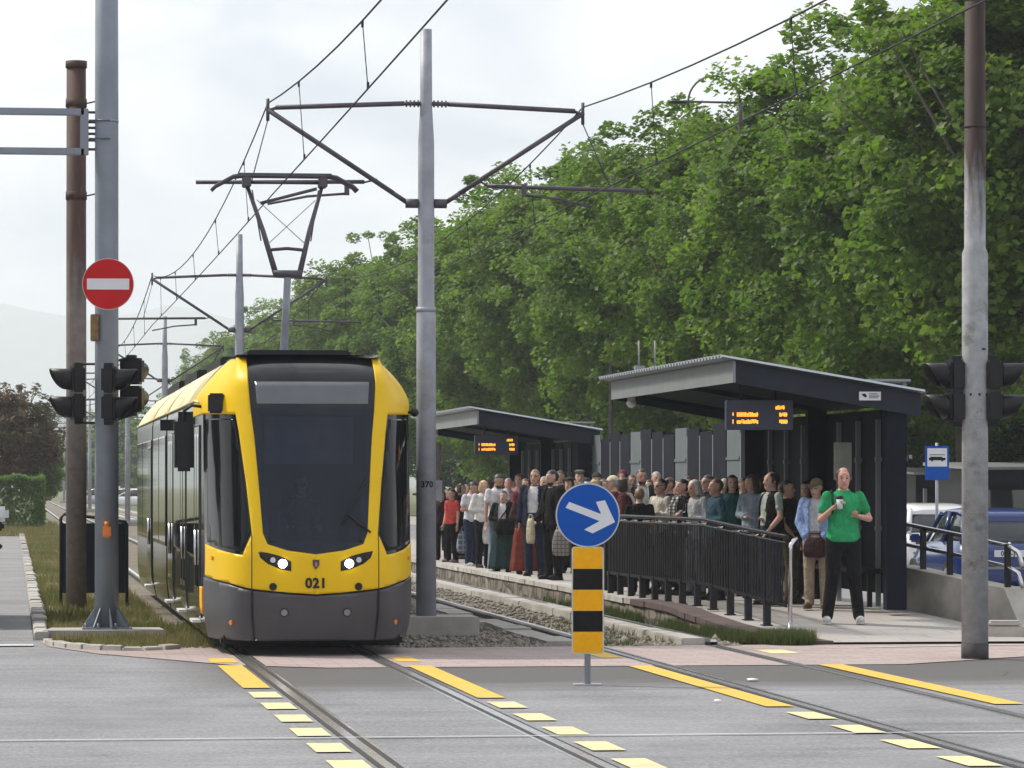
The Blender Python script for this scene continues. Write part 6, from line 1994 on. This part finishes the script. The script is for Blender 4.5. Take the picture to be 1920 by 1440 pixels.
pp['p1168'] = person(1167, 881, 10.7, -20, 'person in dull red headscarf behind the woman in the maroon cardigan', hair=('scarf', 'dark'), hatc=(.16, .05, .05), top=(K, 'long'), legs=('trousers', K))
pp['p1150'] = person(1150, 892, 9.75, -100, 'person in cream cap beside the top right of the blue sign', hair=('short', 'grey'), hatc=('cap', (.62, .53, .38)), top=((.11, .025, .03), 'long'), legs=('trousers', K), head=(R(-10), R(8)))
pp['p1132'] = person(1132, 898, 9.9, 30, 'brown-haired person in dark red just above the blue sign rim', hair=('bob', 'brown'), top=((.12, .03, .03), 'long'), legs=('trousers', K))
pp['p1119'] = person(1119, 886, 10.4, 0, 'man in dark beanie above the blue sign', hair=('short', 'dark'), hatc=('beanie', (.05, .05, .05)), top=(K, 'long'), legs=('trousers', K))
pp['p1115'] = person(1114, 899, 9.6, 170, 'blond-haired person with back turned right above the blue sign', hair=('bob', 'blond'), top=((.35, .3, .25), 'long'), legs=('trousers', K))
pp['p1100'] = person(1099, 896, 10.0, -40, 'person in dark cap between the flat cap and the blond head above the blue sign', hair=('short', 'black'), hatc=('cap', (.05, .05, .055)), top=(K, 'long'), legs=('trousers', K))
pp['p1087'] = person(1087, 882, 10.5, -5, 'man in grey-green flat cap above the left part of the blue sign', hair=('short', 'grey'), hatc=('flat', (.12, .12, .095)), top=(GY_, 'long'), legs=('trousers', K))
pp['p1068'] = person(1067, 896, 9.9, -30, 'person in dark beret left of the flat cap', hair=('bob', 'dark'), hatc=('flat', (.05, .045, .045)), top=(K, 'long'), legs=('trousers', K))
pp['p1049'] = person(1050, 882, 10.4, -40, 'brown-haired man right behind the bearded man in black', hair=('short', 'brown'), top=(K, 'long'), legs=('trousers', K))
pp['beard'] = person(1037, 881, 8.92, -66, 'bearded black-haired man in black jacket with cream tote and checked bag', skin='pale', hair=('short', 'black'), beard='black', top=(BLK, 'long'), jacket=(BLK, .80), legs=('trousers', (.014, .014, .016)), shoes=(.03, .03, .03), arms=('bag', 'down'), head=(R(-10), R(10)), fat=1.05)
pp['navy'] = person(1003, 880, 8.95, -24, 'tall balding man with glasses in open navy jacket over white shirt', skin='red', hair=('short', 'light'), glasses='thin', top=((.68, .68, .70), 'short'), jacket=((.018, .022, .042), .80), legs=('trousers', (.020, .028, .052)), shoes=(.03, .025, .025), arms=('down', 'bag'), fat=1.1)
pp['rust'] = person(982, 915, 8.98, 12, 'woman in beige headscarf, brown top and long rust red skirt', skin='pale', hair=('scarf', 'dark'), hatc=(.46, .36, .29), top=((.075, .035, .035), 'long'), legs=('long_skirt', (.19, .042, .027)), shoes=(.05, .02, .02), arms=('belly', 'phone'))
pp['p981'] = person(985, 897, 9.6, -6, 'brown-haired woman with round face behind the woman in the beige headscarf', skin='red', hair=('bob', 'brown'), top=((.13, .025, .035), 'long'), legs=('trousers', K))
pp['p976'] = person(973, 888, 10.0, -25, 'fair-haired woman in pink top behind the woman in black jacket', hair=('bob', 'light'), top=((.42, .22, .24), 'long'), legs=('trousers', K))
pp['p952'] = person(953, 896, 9.7, -20, 'grey-haired person right behind the man in the white polo shirt', skin='red', hair=('short', 'grey'), top=((.30, .17, .18), 'long'), legs=('trousers', K))
pp['jacket'] = person(944, 920, 8.85, -22, 'short woman in black jacket over white top and long dark green skirt', skin='pale', hair=('bun', 'black'), top=((.62, .61, .63), 'long'), jacket=((.012, .013, .013), .86), legs=('long_skirt', (.022, .045, .045)), shoes=(.02, .02, .022), arms=('belly', 'belly'), fat=1.15)
pp['polo'] = person(932, 888, 8.78, 24, 'tall dark-haired man in white polo shirt and pale jeans looking at his phone', skin='tan', hair=('short', 'black'), beard='black', top=((.70, .67, .70), 'short'), legs=('trousers', (.22, .26, .33)), shoes=(.62, .62, .62), arms=('down', 'phone'), head=(R(8), R(22)), stance=.03)
pp['cream'] = person(906, 900, 8.86, 20, 'blond woman in loose white blouse and dark trousers carrying a big pale bag', skin='pale', hair=('bob', 'blond'), top=((.68, .66, .62), 'long'), legs=('trousers', (.015, .015, .02)), shoes=(.03, .03, .03), arms=('belly', 'down'), head=(0, R(14)), fat=1.05)
pp['white'] = person(884, 902, 8.82, 34, 'dark-haired man in white T-shirt, navy jeans and white trainers', skin='tan', hair=('short', 'black'), top=((.62, .63, .68), 'short'), legs=('trousers', (.026, .035, .065)), shoes=(.55, .54, .52), arms=('phone', 'phone'), head=(R(8), R(26)))
pp['p866'] = person(866, 906, 9.5, 40, 'dark-haired person in dark brown between the coral top and the white T-shirt', hair=('bob', 'dark'), top=((.04, .02, .02), 'long'), legs=('trousers', BLK), arms=('belly', 'down'))
pp['coral'] = person(847, 917, 8.86, -58, 'dark-haired woman in coral top and black trousers near the mast', skin='pale', hair=('tail', 'dark'), top=((.62, .085, .075), 'short'), legs=('trousers', BLK), shoes=(.25, .2, .2), arms=('relax', 'down'), fat=1.12)
pp['p828'] = person(829, 921, 8.95, -20, 'person in dark clothes half hidden behind the near mast', hair=('long', 'dark'), top=((.03, .012, .02), 'long'), legs=('trousers', BLK))
fillers = [(1020, 893, 9.7, -30, ('short', 'grey'), (.05, .05, .055), 'grey-haired person between the balding man and the bearded man'), (963, 899, 10.6, 20, ('short', 'dark'), (.10, .05, .05), 'dark-haired person in the back row above the black jacket woman'),
           (916, 903, 10.5, 0, ('bob', 'dark'), (.2, .18, .16), 'dark-haired woman in the back row left of the white polo shirt'), (895, 905, 10.3, -15, ('short', 'brown'), (.06, .05, .05), 'brown-haired man in the back row behind the white T-shirt'),
           (874, 908, 10.8, 10, ('bob', 'light'), (.10, .10, .11), 'fair-haired woman in the back row behind the dark brown jacket'), (1078, 901, 10.7, 0, ('short', 'light'), (.3, .26, .22), 'fair-haired man low behind the dark beret'),
           (1217, 899, 10.9, -20, ('bob', 'dark'), (.05, .05, .06), 'dark-haired woman deep in the crowd left of the sunglasses woman'), (1268, 902, 10.9, 15, ('short', 'grey'), (.08, .08, .09), 'grey-haired man deep in the crowd behind the ponytail woman'),
           (1290, 893, 10.9, -35, ('short', 'dark'), (.04, .05, .06), 'dark-haired man deep in the crowd left of the white-haired woman'), (1358, 897, 10.95, -10, ('short', 'grey'), (.03, .04, .05), 'grey-haired man against the slats left of the long black hair'),
           (1394, 896, 10.95, 20, ('short', 'black'), (.02, .02, .03), 'dark-haired man against the slats right of the long black hair'), (1425, 897, 10.9, -60, ('bob', 'brown'), (.05, .045, .045), 'brown-haired person just left of the bald man in the vest'),
           (1511, 902, 10.95, -30, ('short', 'dark'), (.06, .02, .02), 'dark-haired man between the black T-shirt and the khaki cap'), (1185, 890, 10.9, 0, ('short', 'brown'), (.04, .04, .04), 'brown-haired man left of the bearded man with lanyard')]
fillers += [(858, 912, 10.2, -20, ('short', 'dark'), (.03, .03, .05), 'dark-haired man in the back row right of the coral top'), (838, 917, 10.4, 15, ('bob', 'brown'), (.08, .05, .05), 'brown-haired woman in the back row left of the coral top'),
            (1008, 897, 10.8, 10, ('bob', 'blond'), (.2, .18, .16), 'blond woman deep in the crowd behind the balding man'), (1143, 901, 10.9, -10, ('short', 'dark'), (.05, .05, .05), 'dark-haired man deep in the crowd right of the dark red top'),
            (1246, 905, 10.95, 0, ('bob', 'light'), (.12, .1, .1), 'fair-haired woman deep in the crowd right of the sunglasses woman'), (1316, 900, 10.8, -70, ('short', 'brown'), (.2, .2, .22), 'brown-haired man between the white-haired woman and the sunglasses man'),
            (1468, 903, 10.95, -40, ('short', 'black'), (.02, .02, .025), 'dark-haired man between the vest and the black T-shirt'), (1092, 903, 9.5, 60, ('bob', 'dark'), (.05, .02, .03), 'dark-haired woman low behind the left half of the blue sign'), (990, 905, 10.4, -25, ('short', 'white'), (.3, .3, .32), 'white-haired man low behind the brown-haired round-faced woman')]
for px, py, X, fc, hr_, c, lb in fillers:
    person(px, py, X, fc, lb, hair=hr_, top=(c, 'long'), legs=('trousers', K))
# the driver behind the windscreen
make_person((TCX - .05, TY0 + 1.45, .36), 0, 1.62, 'tram driver in dark blue sitting behind the windscreen', hair=('short', 'grey'), top=((.03, .05, .10), 'long'), legs=('trousers', NV), arms=('reach', 'reach'), group='tram crew')

# things people hold or carry
def bagmesh(w_, d_, h_, mi=0, soft=.25, n=20):
    b = MB(); R_ = []
    for z, k in ((0, .72), (.06, .95), (.3, 1.06), (.6, 1.0), (.85, .85), (1.0, .62)):
        R_.append([(w_ / 2 * k * math.copysign(abs(math.cos(2 * PI * j / n)) ** .6, math.cos(2 * PI * j / n)), d_ / 2 * k * math.copysign(abs(math.sin(2 * PI * j / n)) ** .6, math.sin(2 * PI * j / n)), z * h_ - h_) for j in range(n)])
    b.loft(R_, 0, True)
    return b
def bag(name, p, rz, dims, m, label, strap=.12, cat='bag', strap_to=None):
    e = empty(name, p, rz, label, cat)
    bagmesh(*dims).build('body', m, e)
    b = MB()
    w_ = dims[0]
    if strap_to is None: b.tube([(-w_ * .28, 0, -.02), (-w_ * .2, 0, strap), (w_ * .2, 0, strap), (w_ * .28, 0, -.02)], .010, 6)
    else:
        q = Matrix.Rotation(-rz, 4, 'Z') @ (Vector(strap_to) - Vector(p)); b.tube([(-w_ * .3, 0, -.02), q + V3(-.03, -.05, 0), q + V3(.03, .03, .01), (w_ * .3, 0, -.02)], .012, 6)
    b.build('strap', m, e)
    return e
def checked(name, a, b2, sc_):
    m, nt, b = nt_new(name)
    co = coord(nt)
    sx = N(nt, 'ShaderNodeSeparateXYZ'); L(nt, co, sx.inputs[0])
    def st(o, s):
        w_ = N(nt, 'ShaderNodeMath', operation='SINE'); mu = N(nt, 'ShaderNodeMath', operation='MULTIPLY'); L(nt, o, mu.inputs[0]); mu.inputs[1].default_value = s; L(nt, mu.outputs[0], w_.inputs[0]); return ramp(nt, w_.outputs[0], .55, .75)
    mx = N(nt, 'ShaderNodeMath', operation='MAXIMUM'); L(nt, st(sx.outputs[0], sc_), mx.inputs[0]); L(nt, st(sx.outputs[2], sc_), mx.inputs[1])
    L(nt, mixc(nt, mx.outputs[0], a, b2), b.inputs['Base Color']); b.inputs['Roughness'].default_value = .8
    return m
h_ = pp['green']['hand'][0]
d = (pp['green']['wr'][0] - pp['green']['el'][0]).normalized()
e = empty('cup', h_ + V3(0, -.02, -.03), 0, 'dark cup with pale rim held by the man in the green polo', 'cup')
b = MB(); b.tube([(0, 0, -.05), (0, 0, .07)], [.032, .042], 16); b.build('body', 'sign_white', e)
b = MB(); b.tube([(0, 0, .071), (0, 0, .105), (0, 0, .11)], [.044, .044, .03], 16); b.build('lid', 'black', e)
W = pp['green']['W']
e = bpy.data.objects.new('shoulder_strap', None); bpy.data.objects.remove(e)
b = MB(); b.tube([W @ V3(-.13, -.085, 1.435), W @ V3(-.125, -.128, 1.34), W @ V3(-.12, -.14, 1.26), W @ V3(-.13, -.15, 1.22)], .016, 6); b.tube([W @ V3(-.13, -.085, 1.435), W @ V3(-.135, .0, 1.47), W @ V3(-.14, .10, 1.40)], .016, 6)
o = b.build('bag_strap', cloth((.008, .05, .022))); tag(o, 'dark strap over the shoulder of the man in the green polo', 'strap')
bag('handbag', pp['cap']['hand'][1].lerp(pp['cap']['hand'][0], .5) + V3(0, -.06, .06), R(-32), (.30, .12, .26), cloth((.045, .018, .02)), 'dark brown bag held in front by the person in the khaki cap', .05)
bag('tote_bag', pp['beard']['hand'][0] + V3(-.06, -.10, .10), R(-60), (.16, .10, .42), cloth((.55, .50, .36)), 'cream tote bag hanging from the arm of the bearded man in black', .06)
bag('checked_bag', pp['beard']['hand'][1] + V3(.02, -.10, -.01), R(-25), (.30, .16, .44), checked('checked fabric', (.26, .23, .21), (.12, .105, .10), 95), 'grey-brown checked bag hanging at the side of the bearded man in black', .06)
bag('big_bag', pp['cream']['hand'][1] + V3(-.10, -.12, .14), R(15), (.34, .18, .46), cloth((.64, .61, .56)), 'big pale bag hanging in front of the blond woman in the white blouse', .1, 'bag', pp['cream']['sh'][1])
bag('shoulder_bag', pp['jacket']['hand'][0].lerp(pp['jacket']['hand'][1], .5) + V3(.06, -.10, .02), R(-20), (.36, .16, .30), cloth((.010, .010, .011)), 'black shoulder bag of the short woman in the black jacket', .1, 'bag', pp['jacket']['sh'][1])
bag('striped_bag', pp['coral']['hand'][1] + V3(.16, -.05, -.05), R(10), (.34, .2, .46), checked('striped bag fabric', (.07, .085, .11), (.20, .23, .27), 60), 'dark blue striped bag standing low beside the woman in the coral top', .08)
for k, i, lb in (('polo', 1, 'phone in the hand of the man in the white polo'), ('white', 0, 'phone in the hands of the man in the white T-shirt'), ('rust', 1, 'phone held by the woman in the beige headscarf'), ('p1304', 0, 'phone held by the white-haired woman')):
    p = pp[k]['hand'][i]
    e = empty('phone', p, 0, lb, 'phone')
    e.rotation_euler = (R(-50), 0, pp[k]['o'].rotation_euler.z)
    b = MB(); b.box(-.037, .037, -.006, .006, -.075, .075, bev=.004); b.build('body', 'black', e)
    b = MB(); b.box(-.033, .033, .0062, .0072, -.07, .07); b.build('screen', 'car_glass', e)
for (k, c, lb) in (('p1204', (.62, .62, .62), 'white lanyard round the neck of the bearded man in the dark jacket'), ('p1280', (.4, .4, .4), 'black and white striped scarf of the woman with the ponytail'), ('p1173', (.6, .58, .56), 'white scarf of the woman in the maroon cardigan')):
    W = pp[k]['W']
    b = MB(); r_ = .012 if k == 'p1204' else .028
    b.tube([W @ V3(.07, -.145, 1.12), W @ V3(.075, -.150, 1.32), W @ V3(.075, -.09, 1.455), W @ V3(.0, .085, 1.50), W @ V3(-.075, -.09, 1.455), W @ V3(-.075, -.150, 1.32), W @ V3(-.07, -.145, 1.12)], r_, 8)
    o = b.build('lanyard' if k == 'p1204' else 'scarf', cloth(c) if k != 'p1280' else checked('striped scarf', (.5, .49, .47), (.02, .02, .02), 130)); tag(o, lb, 'lanyard' if k == 'p1204' else 'scarf')
